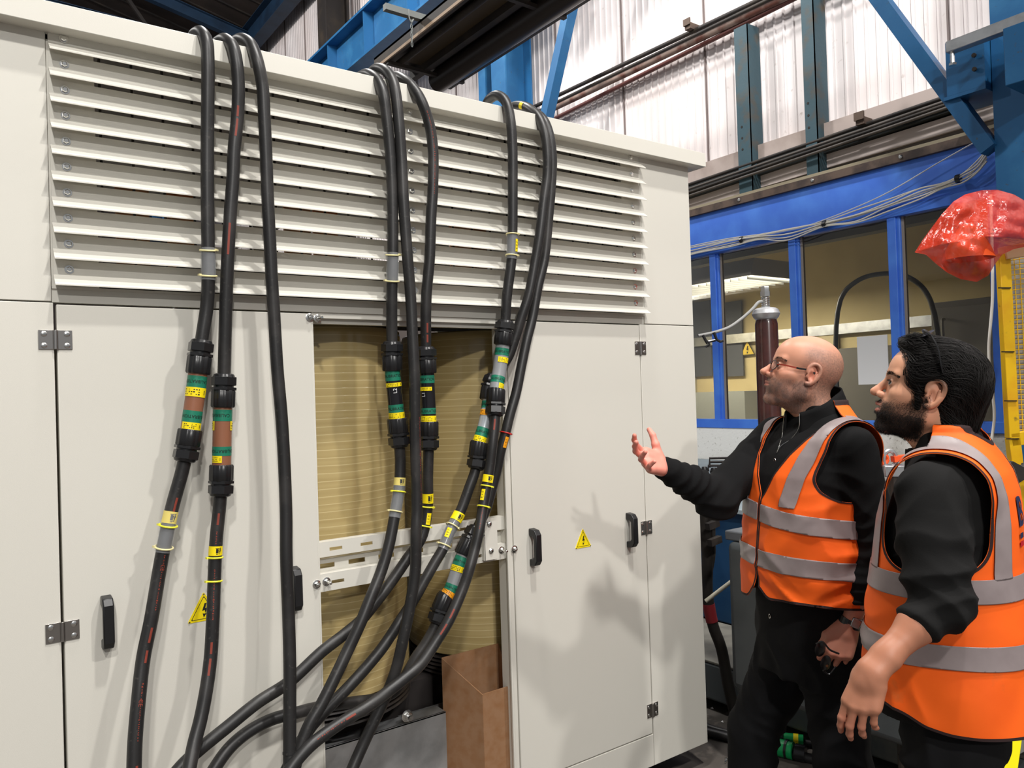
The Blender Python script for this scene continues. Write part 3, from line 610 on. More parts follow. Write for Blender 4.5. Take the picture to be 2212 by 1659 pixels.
# ================================================================== the hall
XW = 4.934      # office front
XS = 5.36       # cladding of the hall's side wall
fl = MB().box(-8, 9.5, -9, 24, -0.05, 0); fl.build('floor', MCONC, kind='structure')
# side wall: ribbed translucent cladding in tall sheets
def ribbed(y0, y1, z0, z1, X, pitch=.083):
    V = []; F = []; ys = []; y = y0
    while y < y1:
        ys += [(y, 0), (y+pitch*.72, 0), (y+pitch*.78, .010), (y+pitch*.94, .010)]; y += pitch
    ys.append((y, 0)); n = len(ys)
    for z in (z0, z1): V += [(X-d, yy, z) for yy, d in ys]
    for i in range(n-1): F.append((i, n+i, n+i+1, i+1))
    return V, F
wl = MB(); wl.add(*ribbed(-3.0, 24, 3.0, 9.0, XS)); wl.box(XS+.004, XS+.05, -3, 24, 3.0, 9.0)
wl.build('wall_right', MSHEET, kind='structure')
wb = MB()
for y in np.arange(-2.6, 24, 1.0): wb.box(XS-.014, XS, y, y+.012, 3.05, 9.0)
wb.build('trim_1', mat('sheet_joint', sr(120, 108, 106), .6), kind='structure')
# brown ledge strip at the foot of the cladding and the wall below
ld_ = PX(1749, 297, XS-.12)[2]
MB().box(XS-.12, XS-.10, -3, 24, ld_-.075, ld_+.07).box(XS-.10, XS, -3, 24, ld_+.05, ld_+.07).build('trim_2', mat('ledge', sr(176, 162, 156), .6, noise=(3, sr(150, 136, 128), .5, .7)), kind='structure')
MB().box(XS-.02, XS+.05, 4.9, 24, 0, 3.22).build('wall_right', mat('dark_wall', sr(96, 88, 84), .8), kind='structure')
MB().prism([(XS+.3, -9, 9.0), (XS+.3, 24, 9.0), (-8, 24, 12.2), (-8, -9, 12.2)], (0, 0, .08)).build('ceiling', MROOF, kind='structure')
MB().box(-8, 9.5, 24, 24.1, 0, 12.3).build('wall_back', mat('far_wall', sr(70, 62, 60), .85), kind='structure')
rb = MB()
for k in range(60):
    y = -8+k*.55; rb.beam((XS, y, 8.98), (-8, y, 12.18), .02, .03)
rb.build('ceiling_rib', MDARK, kind='structure')
MSHDST = mat('shaded_roof_steel', sr(26, 52, 78), .6, noise=(3, sr(20, 40, 62), .45, .65))  # blue steel with the shade under the roof put into its colour
STEEL = 'roof steelwork of the hall'
for k, y in enumerate((9.5, 15.5, 21.5)):
    o = thing('roof_truss', ('nearest', 'middle', 'farthest')[k]+' blue steel roof truss high above the enclosure', 'roof truss', (-1, y, 8.6), STEEL)
    MB().ibeam((XS-.1, y, 8.75), (-8, y, 11.6), .14, .22).build('rafter', MSHDST, o); MB().ibeam((XS-.1, y, 8.45), (-8, y, 8.9), .12, .16).build('tie_beam', MSHDST, o)
    for x in (3.2, 1.0, -1.2, -3.4):
        MB().beam((x, y, 8.5), (x-1.1, y, 9.6+(5.3-x)*.2), .06, .06).build('strut', MDARK, o)
MB().ibeam((XS-.35, -3, 8.75), (XS-.35, 24, 8.75), .25, .45).build('eaves_beam', MSHDST, label='long blue eaves beam between dark roof and white cladding', cat='beam')
# blue columns on the side wall
def column(y, x, w_, d_, name='steel_column', label_=''):
    o = thing(name, label_, 'column', (x, y, 0)); MB().ibeam((x, y, 0), (x, y, 8.7), w_, d_, .02, up=(1, 0, 0)).build('shaft', MBLUE, o); MB().box(x-.2, x+.2, y-.2, y+.2, 0, .02).build('base_plate', MBLUE, o); return o
P = PX(1105, 160, XS-.30); column(P[1], XS-.30, .26, .36, label_='wide blue steel column behind the right trio of cables')
P = PX(1052, 190, XS-.25); column(P[1], XS-.22, .14, .2, label_='narrow blue steel column left of the wide column behind the cables')
P = PX(715, 70, XS-.45); o = column(P[1], XS-.4, .3, .4, label_='dark column far back between two white cladding bays')
for ch_ in o.children: ch_.data.materials[0] = MDARK
# diagonal brace behind the cables and the big brace at the right
def pxbeam(name, p, q, X1, X2, w_, h_, m_, label_, cat, ib=False, up=(1, 0, 0), ext=0):
    a = PX(*p, X1); b = PX(*q, X2); d = b-a; a = a-d*ext; b = b+d*ext
    bm = MB(); (bm.ibeam if ib else bm.beam)(a, b, w_, h_, up=up); return bm.build(name, m_, label=label_, cat=cat)
pxbeam('diagonal_brace', (1187, 225), (1232, 20), XS-.5, XS-.5, .10, .10, MBLUE, 'blue diagonal steel brace in front of cladding above the enclosure', 'brace', ext=.6)
pxbeam('diagonal_brace', (1880, -30), (2141, 324), XW-.30, XW-.28, .08, .10, MBLUE, 'long blue diagonal brace running down to the right-hand column', 'brace', ext=.0)
# right column with crane brackets and a galvanised conduit
a = PX(2172, 100, XW-.22); cy_ = a[1]-.05
rc = thing('steel_column', 'big blue steel column at the right edge beside the office front', 'column', (XW-.16, cy_, 0))
MB().ibeam((XW-.16, cy_, 0), (XW-.16, cy_, 7.5), .19, .26, .016, up=(1, 0, 0)).build('shaft', MBLUE, rc)
for z, x0 in ((PX(2100, 145, XW-.3)[2], 0),):
    bk_ = MB().box(XW-.36, XW-.30, cy_+.10, cy_+.30, z-.14, z+.16).box(XW-.299, XW-.02, cy_+.10, cy_+.16, z-.139, z+.16).box(XW-.36, XW-.05, cy_+.10, cy_+.32, z-.16, z-.1405)
    bk_.build('bracket', MBLUE, rc)
P = PX(2196, 120, XW-.5); MB().box(XW-.6, XW-.25, P[1]-.14, P[1]+.02, P[2]-.17, P[2]+.12).build('bracket', MBLUE, rc, bevel=.004)
s = MB()
for q in ((2105, 120), (2106, 150), (2196, 100), (2198, 145)): P = PX(*q, XW-.37); s.cyl(P, P+np.array([-.012, 0, 0]), .012, 8)
s.build('bolt', MDARK, rc)
a = PX(2048, 105, XW-.5); b = PX(2260, 25, XW-.5)
cd = thing('steel_conduit', 'short galvanised trunking bar crossing in front of the right column', 'conduit', a); MB().beam(a, b, .06, .06).build('trunking', MGALV, cd, bevel=.004)
MB().cyl(a+np.array([0, -.02, -.03]), a+np.array([0, -.02, -.09]), .012, 10).lathe([(.02, 0), (.02, .012)], a+np.array([0, -.02, -.1]), 6).build('clamp_bolt', MZINC, cd)
# posts on the cladding
for (q, q2, w_, l_) in (((1612, 60), (1622, 405), .13, 'left'), ((1757, -20), (1767, 385), .10, 'right')):
    a = PX(*q2, XS-.14); o = thing('cladding_post', l_+' dark teal vertical post in front of the white cladding', 'post', (XS-.14, a[1], 2.9))
    zt_ = PX(*q, XS-.14)[2] if l_ == 'left' else 5.8
    MB().box(XS-.20, XS-.195, a[1]-w_/2, a[1]+w_/2, 2.75, zt_).box(XS-.2, XS-.05, a[1]-w_/2, a[1]-w_/2+.008, 2.75, zt_).build('channel', MTEAL, o)
    for k in range(3): MB().cyl((XS-.2, a[1]+.02, 3.45+.09*k), (XS-.202, a[1]+.02, 3.45+.09*k), .009, 10).build('bolt_hole', MDARK, o)
    for k in range(2): MB().cyl((XS-.204, a[1]+.01, 2.85+.1*k), (XS-.206, a[1]+.01, 2.85+.1*k), .009, 10).build('bolt_hole', MDARK, o)
    MB().box(XS-.204, XS-.2, a[1]-w_/2, a[1]+w_/2, 2.78, 3.05).build('splice_plate', MRUST, o)
# long pipes and purlins along the wall (all run away from the camera)
def run(name, p, q, X, r, m_, label_, cat='pipe', square=None, y1=None):
    a = PX(*p, X); b = PX(*q, X); d = b-a; d /= np.linalg.norm(d)
    a2 = a+d*((24-a[1])/d[1] if y1 is None else (y1-a[1])/d[1]); b2 = b+d*((-3-b[1])/d[1])
    bm = MB(); bm.cyl(a2, b2, r, 14) if square is None else bm.beam(a2, b2, *square); return bm.build(name, m_, label=label_, cat=cat, smooth=square is None, sharp=40)
run('wall_pipe', (1187, 238), (1660, 12), XS-.10, .032, mat('worn_pipe', sr(150, 130, 120), .5, noise=(6, sr(110, 70, 60), .45, .6)), 'worn brownish pipe running along upper white cladding')
run('wall_pipe', (1187, 262), (1700, 5), XS-.08, .02, mat('maroon_pipe', sr(96, 56, 52), .5), 'thin maroon pipe under the worn pipe on the cladding')
run('cable_bundle', (1187, 215), (1640, 0), XS-.16, .020, MDARK, 'dark cable bundle above the worn pipe on the cladding', 'cable')
run('cable_bundle', (1215, 215), (1560, 48), XS-.20, .016, MDARK, 'second dark cable hanging just below the upper bundle', 'cable')
run('sheeting_rail', (1400, 448), (2070, 222), XS-.10, 0, mat('rail_dark', sr(36, 40, 42), .7), 'dark horizontal sheeting rail above the blue fascia', 'rail', (.08, .10), 24)
for k, (dy, r_) in enumerate(((-20, .014), (-11, .010), (-3, .012), (4, .010))):
    run('cable_run', (1500, 415+dy), (2080, 217+dy), XS-.19-.015*k, r_, MDARK if k % 2 == 0 else mat('grey_cable', sr(90, 84, 80), .6), ('top', 'second', 'third', 'lowest')[k]+' cable of the dark run along the sheeting rail', 'cable')
run('lower_flashing', (1486, 440), (2072, 262), XS-.09, 0, mat('flashing', sr(196, 184, 180), .45), 'crinkled pale flashing strip between rail and blue fascia', 'flashing', (.02, .10), 24)
run('lower_flashing', (1486, 466), (2072, 290), XS-.07, 0, mat('grey_brown_band', sr(88, 80, 76), .7), 'grey brown strip just above the office fascia', 'flashing', (.02, .20), 24)  # plain grey-brown strip below the pale flashing
for (x, y, l_) in ((1490, 52, 'upper'), (1862, 255, 'lower')):
    P = PX(x, y, XS-.2); MB().box(P[0]-.03, P[0]+.1, P[1]-.03, P[1]+.03, P[2]-.05, P[2]+.0).box(P[0]-.045, P[0]-.03, P[1]-.035, P[1]+.035, P[2]-.02, P[2]+.035).build('cable_clip', MRUST, label=l_+' rusty bracket clamping cables to the wall', cat='bracket')
# crane girder on the side wall, far back
def gird(px_, py_, X): return PX(px_, py_, X)
gl = thing('crane_girder', 'long blue crane girder with web stiffeners running along the far wall', 'girder', (4.5, 12, 6))
a = gird(825, 62, 4.55); z = a[2]
MB().ibeam((4.55, 5.0, z), (4.55, 24, z), .34, .62, .03).build('beam', MBLUE, gl)
for y in np.arange(5.6, 24, 1.15): MB().box(4.40, 4.54, y, y+.02, z-.28, z+.28).build('stiffener', MBLUE, gl)
MB().box(4.50, 4.60, 5.0, 24, z+.32, z+.38).build('rail', MDARK, gl)
# overhead dark trunk seen from below
tk = thing('overhead_walkway', 'dark brown overhead walkway seen from below above the enclosure', 'walkway', (3.6, 3, 4.5))
ye = PZ(895, 175, 4.5)[1]
XA, XB = 3.17, 3.97
MB().box(XA, XA+.03, -4, ye, 4.50, 4.62).box(XB-.03, XB, -4, ye, 4.50, 4.62).box(XA, XB, -4, ye, 4.60, 4.62).build('deck', MDARK, tk)
MB().box(XA+.36, XA+.42, -4, ye, 4.50, 4.6).build('joist', MDARK, tk); MB().cyl((XA+.14, -4, 4.53), (XA+.14, ye-.2, 4.53), .03, 12).build('pipe', MDARK, tk, smooth=True)
MB().box(XA+.16, XA+.36, -4, ye-.2, 4.565, 4.575).build('panel', mat('olive_panel', sr(72, 60, 44), .6), tk); MB().cyl((XA+.60, -4, 4.5), (XA+.60, ye-.1, 4.5), .10, 20).build('duct', mat('dark_duct', sr(44, 38, 36), .35), tk, smooth=True)
for y in (ye-.25, 4.6, 3.2): MB().beam((XA, y, 4.49), (XB, y+.02, 4.49), .04, .03).build('crossbar', MDARK, tk)
MB().box(XA-.015, XA, -4, ye, 4.50, 4.525).build('edge_strip', mat('tan_edge', sr(140, 120, 100), .6), tk)
MBARG = mat('grey_bar', sr(104, 108, 106), .5)
for (q1, q2, l_) in (((830, 0), (935, 32), 'upper'), ((688, 140), (782, 156), 'lower')):
    a = PZ(*q1, 4.7); b = PZ(*q2, 4.7); b = b+(b-a)*.3; a[2] = b[2] = 4.645; MB().beam(a, b, .05, .05).build('unistrut_bar', MBARG, label=l_+' galvanised bar sticking out left of the dark walkway', cat='bar')
P = PZ(883, 20, 4.645); ck = thing('hook_chain', 'small steel hook and chain hanging below the upper galvanised bar', 'hook', P)
MB().tube(spline([P, P+np.array([0, 0, -.06]), P+np.array([.02, 0, -.10]), P+np.array([.04, 0, -.07])]), .006, 8).build('hook', MBARG, ck, smooth=True)
cn = MB()
for k in range(6): cn.tube([P+np.array([.02, .0, -.10-.035*k])+np.array([.008*math.cos(t)*(k % 2), .008*math.cos(t)*(1-k % 2), .022*math.sin(t)]) for t in np.linspace(0, 6.28, 11)], .003, 6, False)
cn.build('chain', MBARG, ck, smooth=True)
for k, px_ in enumerate((723,)):
    a = PX(px_, 0, 5.0); MB().cyl((a[0], a[1], 0.5), (a[0], a[1], 8.6), .012, 8).build('drop_rod', MGALV, label='thin vertical rod in front of the dark column far back', cat='rod')
# ------------------------------------------------------------------ office front
XO = XW
of = thing('office_front', 'bright blue timber office front with fascia board and window frames', 'partition', (XW, 2.5, 1.2))
zs = 1.25; zh = 2.655; zf0, zf1 = 2.655, 2.965; YA, YE = -1.5, 6.2
MB().box(XW, XW+.03, YA, YE, zf0+.02, zf1).build('fascia_board', MOFF, of)
MB().box(XW-.02, XW+.06, YA, YE, zf0-.035, zf0+.03).build('head_rail', MOFF, of, bevel=.003)
MB().box(XW-.015, XW+.07, YA, YE, zs, zs+.068).build('sill_rail', MOFF, of, bevel=.003)
MB().box(XW-.03, XW+.0, YA, YE, zf1-.01, zf1+.045).build('angle_iron', MRUST, of, bevel=.002)
s = MB()
for y in np.arange(-1.2, 6, .62): s.lathe([(.014, 0), (.014, .004), (.008, .008)], (XW-.03, y, zf1+.02), 8, (-1, 0, 0))
s.build('bolt', MZINC, of)
ymul = [PX(x, y, XW)[1] for x, y in ((1545, 700), (1716, 650), (1931, 600), (2148, 500))]+[4.86, 5.7]
for y in ymul:
    MB().box(XW-.012, XW+.05, y-.028, y+.028, zs+.06, zf0-.03).box(XW+.0, XW+.035, y-.05, y+.028, zs+.06, zf0-.03).build('mullion', MOFF, of, bevel=.003)
    MB().box(XW+.02, XW+.05, y-.064, y-.05, zs+.065, zf0-.03).build('glazing_bead', mat('bead', sr(150, 140, 130), .6), of)
ys = sorted(ymul)
edges = [YA]+ys+[YE]
for i in range(len(edges)-1):
    MB().box(XW+.03, XW+.034, edges[i], edges[i+1], zs+.06, zf0-.02).build('window_pane', MGLASS, of)
# wall below the windows
WP = mat('roughcast', sr(196, 192, 184), .85, noise=[(6, sr(225, 222, 216), .45, .6), (70, sr(120, 112, 104), .60, .72)], bump=(70, .5, .004))
MB().box(XW, XW+.12, YA, YE, 0, zs).build('wall_office', WP, kind='structure')
MB().box(XW-.008, XW, 2.95, YE, .96, zs).build('wall_office', mat('whitewash', sr(236, 236, 232), .8, noise=(40, sr(170, 168, 160), .62, .74), bump=(60, .4, .004)), kind='structure')
MB().box(XW-.03, XW+.05, YA-.0, 1.93, 0, 3.0).build('trim_3', mat('dark_post', sr(70, 60, 54), .7), kind='structure')
# inside the office
XI = 7.3
MB().box(XI, XI+.05, YA, 8, 0, 3.4).build('wall_inner', mat('cream_wall', sr(214, 196, 146), .7, noise=(2, sr(200, 182, 134), .4, .7)), kind='structure')
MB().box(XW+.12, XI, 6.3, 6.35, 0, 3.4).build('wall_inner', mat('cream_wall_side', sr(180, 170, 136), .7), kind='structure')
MB().box(XW+.04, XI, YA, 8, 3.0, 3.05).build('ceiling_office', mat('office_ceiling', sr(150, 140, 118), .8), kind='structure')
for k, x in enumerate((5.5, 6.3)):
    MB().box(x, x+.12, YA, 7, 2.83, 3.0).build('ceiling_joist', mat('joist_grey', sr(112, 110, 104), .7), label=('near', 'far')[k]+' grey joist under the office ceiling', cat='joist')
MB().box(XI-.10, XI, YA, 6.3, 2.06, 2.16).build('cable_tray', MGALV, label='galvanised cable tray along the office back wall', cat='tray')
# strip light in the office
a = PX(1690, 600, 6.0); lt = thing('strip_light', 'fluorescent strip light hanging from the office ceiling', 'light', (6.0, a[1], 2.4))
zl = a[2]; yb_ = a[1]
MB().prism([(5.56, 0, zl), (6.24, 0, zl), (6.24, 0, zl+.02), (6.18, 0, zl+.15), (5.62, 0, zl+.15), (5.56, 0, zl+.02)], (0, 2.2, 0)).build('housing', mat('light_housing', sr(190, 182, 168), .5), lt)
for ch_ in lt.children: ch_.location = (0, yb_-0, 0)
MEM = mat('lamp_diffuser', (1, .98, .85), .5, emit=((1.0, .96, .78), 3.2))
MB().box(5.59, 6.21, yb_+.02, yb_+2.18, zl-.006, zl).build('diffuser', MEM, lt)
lv = MB()
for k in range(24): lv.box(5.58, 6.22, yb_+.05+.09*k, yb_+.055+.09*k, zl-.03, zl-.006)
lv.build('louvre', mat('louvre_alu', (.8, .8, .8), .3, .5), lt)
l_ = bpy.data.lights.new('office_lamp', 'AREA'); l_.shape = 'RECTANGLE'; l_.size = .3; l_.size_y = 2.1; l_.energy = 75; l_.color = (1, .95, .82); lo = bpy.data.objects.new('office_lamp', l_); COL.objects.link(lo); lo.location = (6.05, yb_+1.1, zl-.05)
# things seen through the glass
def IX(x, y): return PX(x, y, XI-.02)
def panel(p, q, X, name, m_, label_, cat, t=.02, z0=None):
    a = PX(*p, X); b = PX(*q, X); return MB().box(X, X+t, min(a[1], b[1]), max(a[1], b[1]), min(a[2], b[2]) if z0 is None else z0, max(a[2], b[2])).build(name, m_, label=label_, cat=cat)
panel((1555, 655), (1606, 812), XI-.05, 'notice_board', mat('slate_board', sr(84, 86, 90), .7), 'dark grey board on the cream office wall beside the warning sign', 'board')
panel((1490, 655), (1538, 812), XI-.05, 'notice_board', mat('slate_board_b', sr(78, 80, 84), .7), 'dark grey board on the office wall at the enclosure edge', 'board')
wsn = thing('warning_sign', 'yellow high voltage warning triangle on the cream office wall', 'sign', IX(1617, 760)); P = IX(1617, 752)
def warn_x(P, s, parent):
    x, y, z = P; h = s*.88
    MB().prism([(x-.02, y+s/2, z-h/2), (x-.02, y-s/2, z-h/2), (x-.02, y, z+h/2)], (.004, 0, 0)).build('plate', mat('sign_border', sr(60, 50, 20), .5), parent)
    k = .84; MB().prism([(x-.023, y+s/2*k, z-h/2*.80), (x-.023, y-s/2*k, z-h/2*.80), (x-.023, y, z+h/2*.86)], (.003, 0, 0)).build('face', mat('sign_yellow', sr(222, 190, 70), .5), parent)
    q = s/100; B = [(2, 24), (9, 24), (4, 4), (12, 7), (3, -17), (8, -17), (-2, -33), (-5, -15), (-1, -17), (2, -3), (-7, -6)]
    MB().add([(x-.025, y-a*q*.9, z-h*.08+b*q*.8) for a, b in B], [(0, 1, 2), (0, 2, 10), (2, 3, 9), (2, 9, 10), (3, 4, 9), (4, 5, 6), (4, 6, 8), (6, 7, 8)]).build('lightning_mark', MINK, parent)
warn_x(P, .20, wsn)
gdesk = mat('grey_cupboard', sr(138, 140, 132), .6)
panel((1492, 848), (1610, 905), 6.6, 'filing_cupboard', gdesk, 'low grey cupboard behind the left office window', 'cupboard', .4, 0)
MB().box(6.5, 7.25, 4.2, 6.2, 1.02, 1.06).build('paper_sheet', mat('paper_white', sr(210, 206, 190), .8), label='pale sheets spread on the grey office cupboard', cat='paper')
panel((1760, 715), (1812, 905), XI-.08, 'door_panel', mat('cream_door', sr(206, 190, 150), .6), 'cream panel on the office back wall behind the bald man', 'panel', .05)
cb2 = thing('control_cabinet', 'tall grey steel cabinet standing in the office behind the right window', 'cabinet', (6.7, 2.2, 0)); gm = mat('cabinet_grey', sr(126, 122, 114), .5)
a = PX(2010, 655, 6.5); b = PX(2120, 900, 6.5)
MB().box(6.5, 7.0, b[1]-.5, a[1], 0, a[2]).build('body', gm, cb2, bevel=.005)
MB().box(6.488, 6.5, b[1]-.4, a[1]-.04, .3, a[2]-.05).build('door', mat('cabinet_door', sr(134, 130, 122), .5), cb2, bevel=.003)
P = PX(2040, 690, 6.48); MB().tube(spline([P, P+np.array([-.03, 0, .0]), P+np.array([-.03, 0, -.16])]), .012, 8).build('handle', gm, cb2, smooth=True)
MB().box(6.9, 7.2, 2.95, 4.6, 0, 1.9).build('dark_locker', mat('locker', sr(96, 92, 84), .6), label='dark grey locker in the office behind the white sheet', cat='cabinet', bevel=.004)
a = PX(1815, 650, 6.2); b = PX(1900, 592, 6.2); c_ = PX(2010, 650, 6.2)
MB().tube(spline([np.array([a[0], a[1]+.02, 0.01]), a, PX(1850, 608, 6.2), b, PX(1960, 598, 6.2), c_, np.array([c_[0], c_[1], .01])], .02), .02, 12).build('flexible_hose', MRUB, label='dark hose looping in an arc inside the office', cat='hose', smooth=True)
# paper on the glass
A = PX(1851, 728, XW+.022); B = PX(1921, 829, XW+.022)
MB().box(XW+.020, XW+.0225, B[1], A[1], B[2], A[2]).build('paper_sheet', mat('paper', sr(226, 226, 226), .8), label='white sheet of paper taped to the office window between the men', cat='paper')
A = PX(1774, 812, XW+.036); B = PX(1812, 905, XW+.036)
MB().box(XW+.0345, XW+.037, B[1], A[1], B[2], A[2]).build('paper_sheet', mat('paper_b', sr(216, 220, 222), .8), label='pale curled sheet behind the glass right of the bald head', cat='paper')
# white wires clipped to the fascia
rw = random.Random(5)
base = [(1440, 556), (1500, 540), (1580, 524), (1640, 512), (1700, 505), (1780, 484), (1850, 468), (1920, 442), (1990, 415), (2040, 400), (2080, 384), (2110, 362), (2132, 335)]
for k in range(6):
    pts = []
    for i, (x, y) in enumerate(base):
        am = 0 if i in (3, 5, 9) else 1
        pts.append(PX(x, y+(k-2.5)*(2.2 if not am else 4.5)+rw.uniform(-3, 3)*am, XW-.045-.006*(k % 3)))
    MB().tube(spline(pts, .02), .0048, 6).build('white_wire', mat('white_wire', sr(214, 210, 200), .5), label='thin pale wire in the bundle sagging across the blue fascia', cat='wire', group='bundle of wires across the fascia', smooth=True)
pts = [PX(x, y, XW-.05) for x, y in ((1440, 545), (1700, 498), (1740, 489), (1900, 425), (2030, 350), (2108, 306))]
MB().tube(spline(pts, .02), .0042, 6).build('white_wire', mat('white_wire_b', sr(200, 204, 214), .5), label='single thin wire stretched diagonally above the bundle on the fascia', cat='wire', smooth=True)
for k, (x, y) in enumerate(((1603, 518), (1782, 484), (2070, 386))):
    P = PX(x, y, XW-.045); MB().cyl(P+np.array([0, .012, 0]), P+np.array([0, -.012, 0]), .026, 12).build('cable_tie', MNYL, label=('left', 'middle', 'right')[k]+' black tie round the pale wires on the fascia', cat='tie')
# ================================================================== insulator with its earthing lead
P0 = PD(1668, 900, 3.35); cxi, cyi = P0[0], P0[1]; r0 = PD(1655, 690, 3.35); zt_ = r0[2]
cxi, cyi = r0[0], r0[1]
ins = thing('insulator_bushing', 'brown porcelain insulator with a silver ring, standing behind the bald man', 'insulator', (cxi, cyi, .30))
MB().lathe([(.075, .30), (.075, .34), (.052, .36), (.047, zt_-.02), (.042, zt_)], (cxi, cyi, 0), 40).build('porcelain_body', mat('brown_porcelain', sr(66, 34, 30), .25, coat=.5, noise=(10, sr(44, 26, 24), .45, .65)), ins, smooth=True)
MB().lathe([(.02, 0), (.04, .004), (.052, .016), (.058, .032), (.052, .048), (.04, .056), (.02, .060)], (cxi, cyi, zt_-.008), 40).build('corona_ring', mat('silver_paint', (.55, .56, .58), .35, .6), ins, smooth=True)
th = MB().lathe([(.012, 0), (.012, .08)], (cxi, cyi, zt_+.045), 16)
for k in range(5): th.lathe([(.014, 0), (.019, .004), (.014, .008)], (cxi, cyi, zt_+.052+.009*k), 16)
th.lathe([(.022, 0), (.022, .022)], (cxi, cyi, zt_+.098), 6).lathe([(.019, 0), (.019, .018), (.016, .022)], (cxi, cyi, zt_+.12), 6); th.build('terminal_stud', MZINC, ins, smooth=True)
ws = MB()
for k in range(5): ws.lathe([(.03, 0), (.03, .006)], (cxi, cyi, .60+.22*k), 24)
ld = thing('earthing_lead', 'grey earthing lead hooked to the insulator with a black clamp at its end', 'lead', PD(1520, 725, 3.35))
q = [(1652, 651), (1640, 652), (1625, 668), (1600, 690), (1575, 707), (1550, 716), (1525, 722), (1508, 725)]
Lp = [PD(x, y, 3.35-.05*i/7) for i, (x, y) in enumerate(q)]
MB().tube(spline(Lp, .01), .0065, 10).build('lead', mat('grey_braid', sr(140, 140, 138), .45), ld, smooth=True)
cl = MB()
for pts in ([(1518, 724), (1528, 742), (1530, 738), (1545, 735)], [(1542, 718), (1548, 734), (1556, 738), (1562, 736)], [(1530, 738), (1532, 744), (1524, 749)]):
    cl.tube([PD(x, y, 3.30) for x, y in pts], .006, 8)
cl.build('clamp', MNYL, ld, smooth=True)
# ================================================================== machines behind the men
MSLATE = mat('slate_machine', sr(150, 162, 168), .5, noise=(5, sr(128, 138, 142), .4, .7))
mc = thing('test_bench', 'grey blue bench with a sloping top and wire brackets, behind the bald man', 'bench', (4.0, 3.6, 0))
a = PZ(1500, 962, 1.05); 
bx0, bx1, by0, by1 = 3.35, 4.9, 2.75, 4.6
MB().prism([(bx1, by0, .95), (bx1, by1, .95), (bx1, by1, 1.0), (bx1, by0, 1.0)], (-.1, 0, 0)).build('back_rail', MSLATE, mc)
MB().prism([(3.85, by0, .80), (bx1-.1, by0, .98), (bx1-.1, by1, .98), (3.85, by1, .80)], (0, 0, .03)).build('top', MSLATE, mc, bevel=.004)
MB().box(3.9, 4.8, by0+.02, by1-.02, .1, .80).build('body', mat('dark_blue_machine', sr(24, 58, 88), .5, noise=(5, sr(34, 70, 98), .4, .7)), mc, bevel=.01)
MB().box(3.62, 3.86, 3.35, by1, .1, .82).build('front_box', mat('bright_blue_box', sr(34, 70, 160), .45), mc, bevel=.01)
wr = MB(); wc = lambda x, y: PD(x, y, 3.9)
for pts in ([(1533, 1010), (1533, 990), (1590, 989), (1640, 990)], [(1533, 998), (1640, 997)], [(1530, 1018), (1530, 1006), (1570, 1006)], [(1548, 1020), (1556, 1010), (1562, 1022)]): wr.tube([wc(*p) for p in pts], .006, 8)
wr.build('wire_bracket', MDARK, mc, smooth=True)
kb = MB()
for p in ((1522, 1017), (1542, 1019)): kb.lathe([(.018, -.01), (.02, 0), (.012, .02)], wc(*p), 12, (0, 0, 1))
kb.build('knob', MNYL, mc, smooth=True)
# hoses hanging down beside the bench
HS = 'hoses hanging by the bench'; HO = []
for k, (pts, r, lab) in enumerate((([(1527, 1080), (1523, 1140), (1528, 1200), (1528, 1280), (1540, 1350), (1558, 1400), (1575, 1490), (1600, 1588)], .026, 'thick dark hose with a red band hanging beside the bench'), ([(1545, 1080), (1540, 1140), (1540, 1200), (1535, 1230)], .012, 'thin brown hose hanging beside the thick dark hose'), ([(1536, 1075), (1534, 1120), (1530, 1150), (1534, 1170)], .014, 'short looped black hose at the top of the hose cluster'))):
    o = thing('machine_hose', lab, 'hose', PD(*pts[-1], 3.55), HS); HO.append(o); c_ = spline([PD(x, y, 3.58) for x, y in pts], .02)
    MB().tube(c_, r, 12).build('hose', mat('old_hose', sr(46, 42, 38), .6), o, smooth=True)
    if k == 0: i = int(len(c_)*.44); MB().tube(c_[i:i+5], r+.002, 12).build('red_band', mat('red_tape', sr(150, 44, 50), .5), o, smooth=True)
cl_ = MB()
for (x, y) in ((1530, 1135), (1535, 1170), (1526, 1100)):
    P = PD(x, y, 3.52); cl_.beam(P-np.array([.03, .02, 0]), P+np.array([.04, -.02, .01]), .025, .03)
cl_.build('hose_clamp', MDARK, HO[0])
P1, P2 = PD(1524, 1299, 3.4), PD(1580, 1256, 3.4)
MB().cyl(P1, P2, .009, 12).build('white_stick', mat('pale_stick', sr(205, 200, 180), .5), label='thin pale stick leaning across the dark machine', cat='stick', smooth=True)
# grey ribbed transformer tank between bench and man
tk2 = thing('grey_tank', 'dark grey machine tank behind the bald man', 'tank', (3.6, 2.6, 0))
a = PD(1570, 1250, 3.25)
MB().box(a[0]-.0, a[0]+.9, a[1]-1.0, a[1]+.0, .32, .93).build('tank_body', mat('tank_grey', sr(74, 78, 80), .45, noise=(6, sr(58, 62, 64), .4, .7)), tk2, bevel=.03, seg=3)
MB().box(a[0]+.02, a[0]+1.0, a[1]-1.05, a[1]+.02, .93, .97).build('lid', mat('lid_grey', sr(96, 100, 104), .5), tk2, bevel=.006)
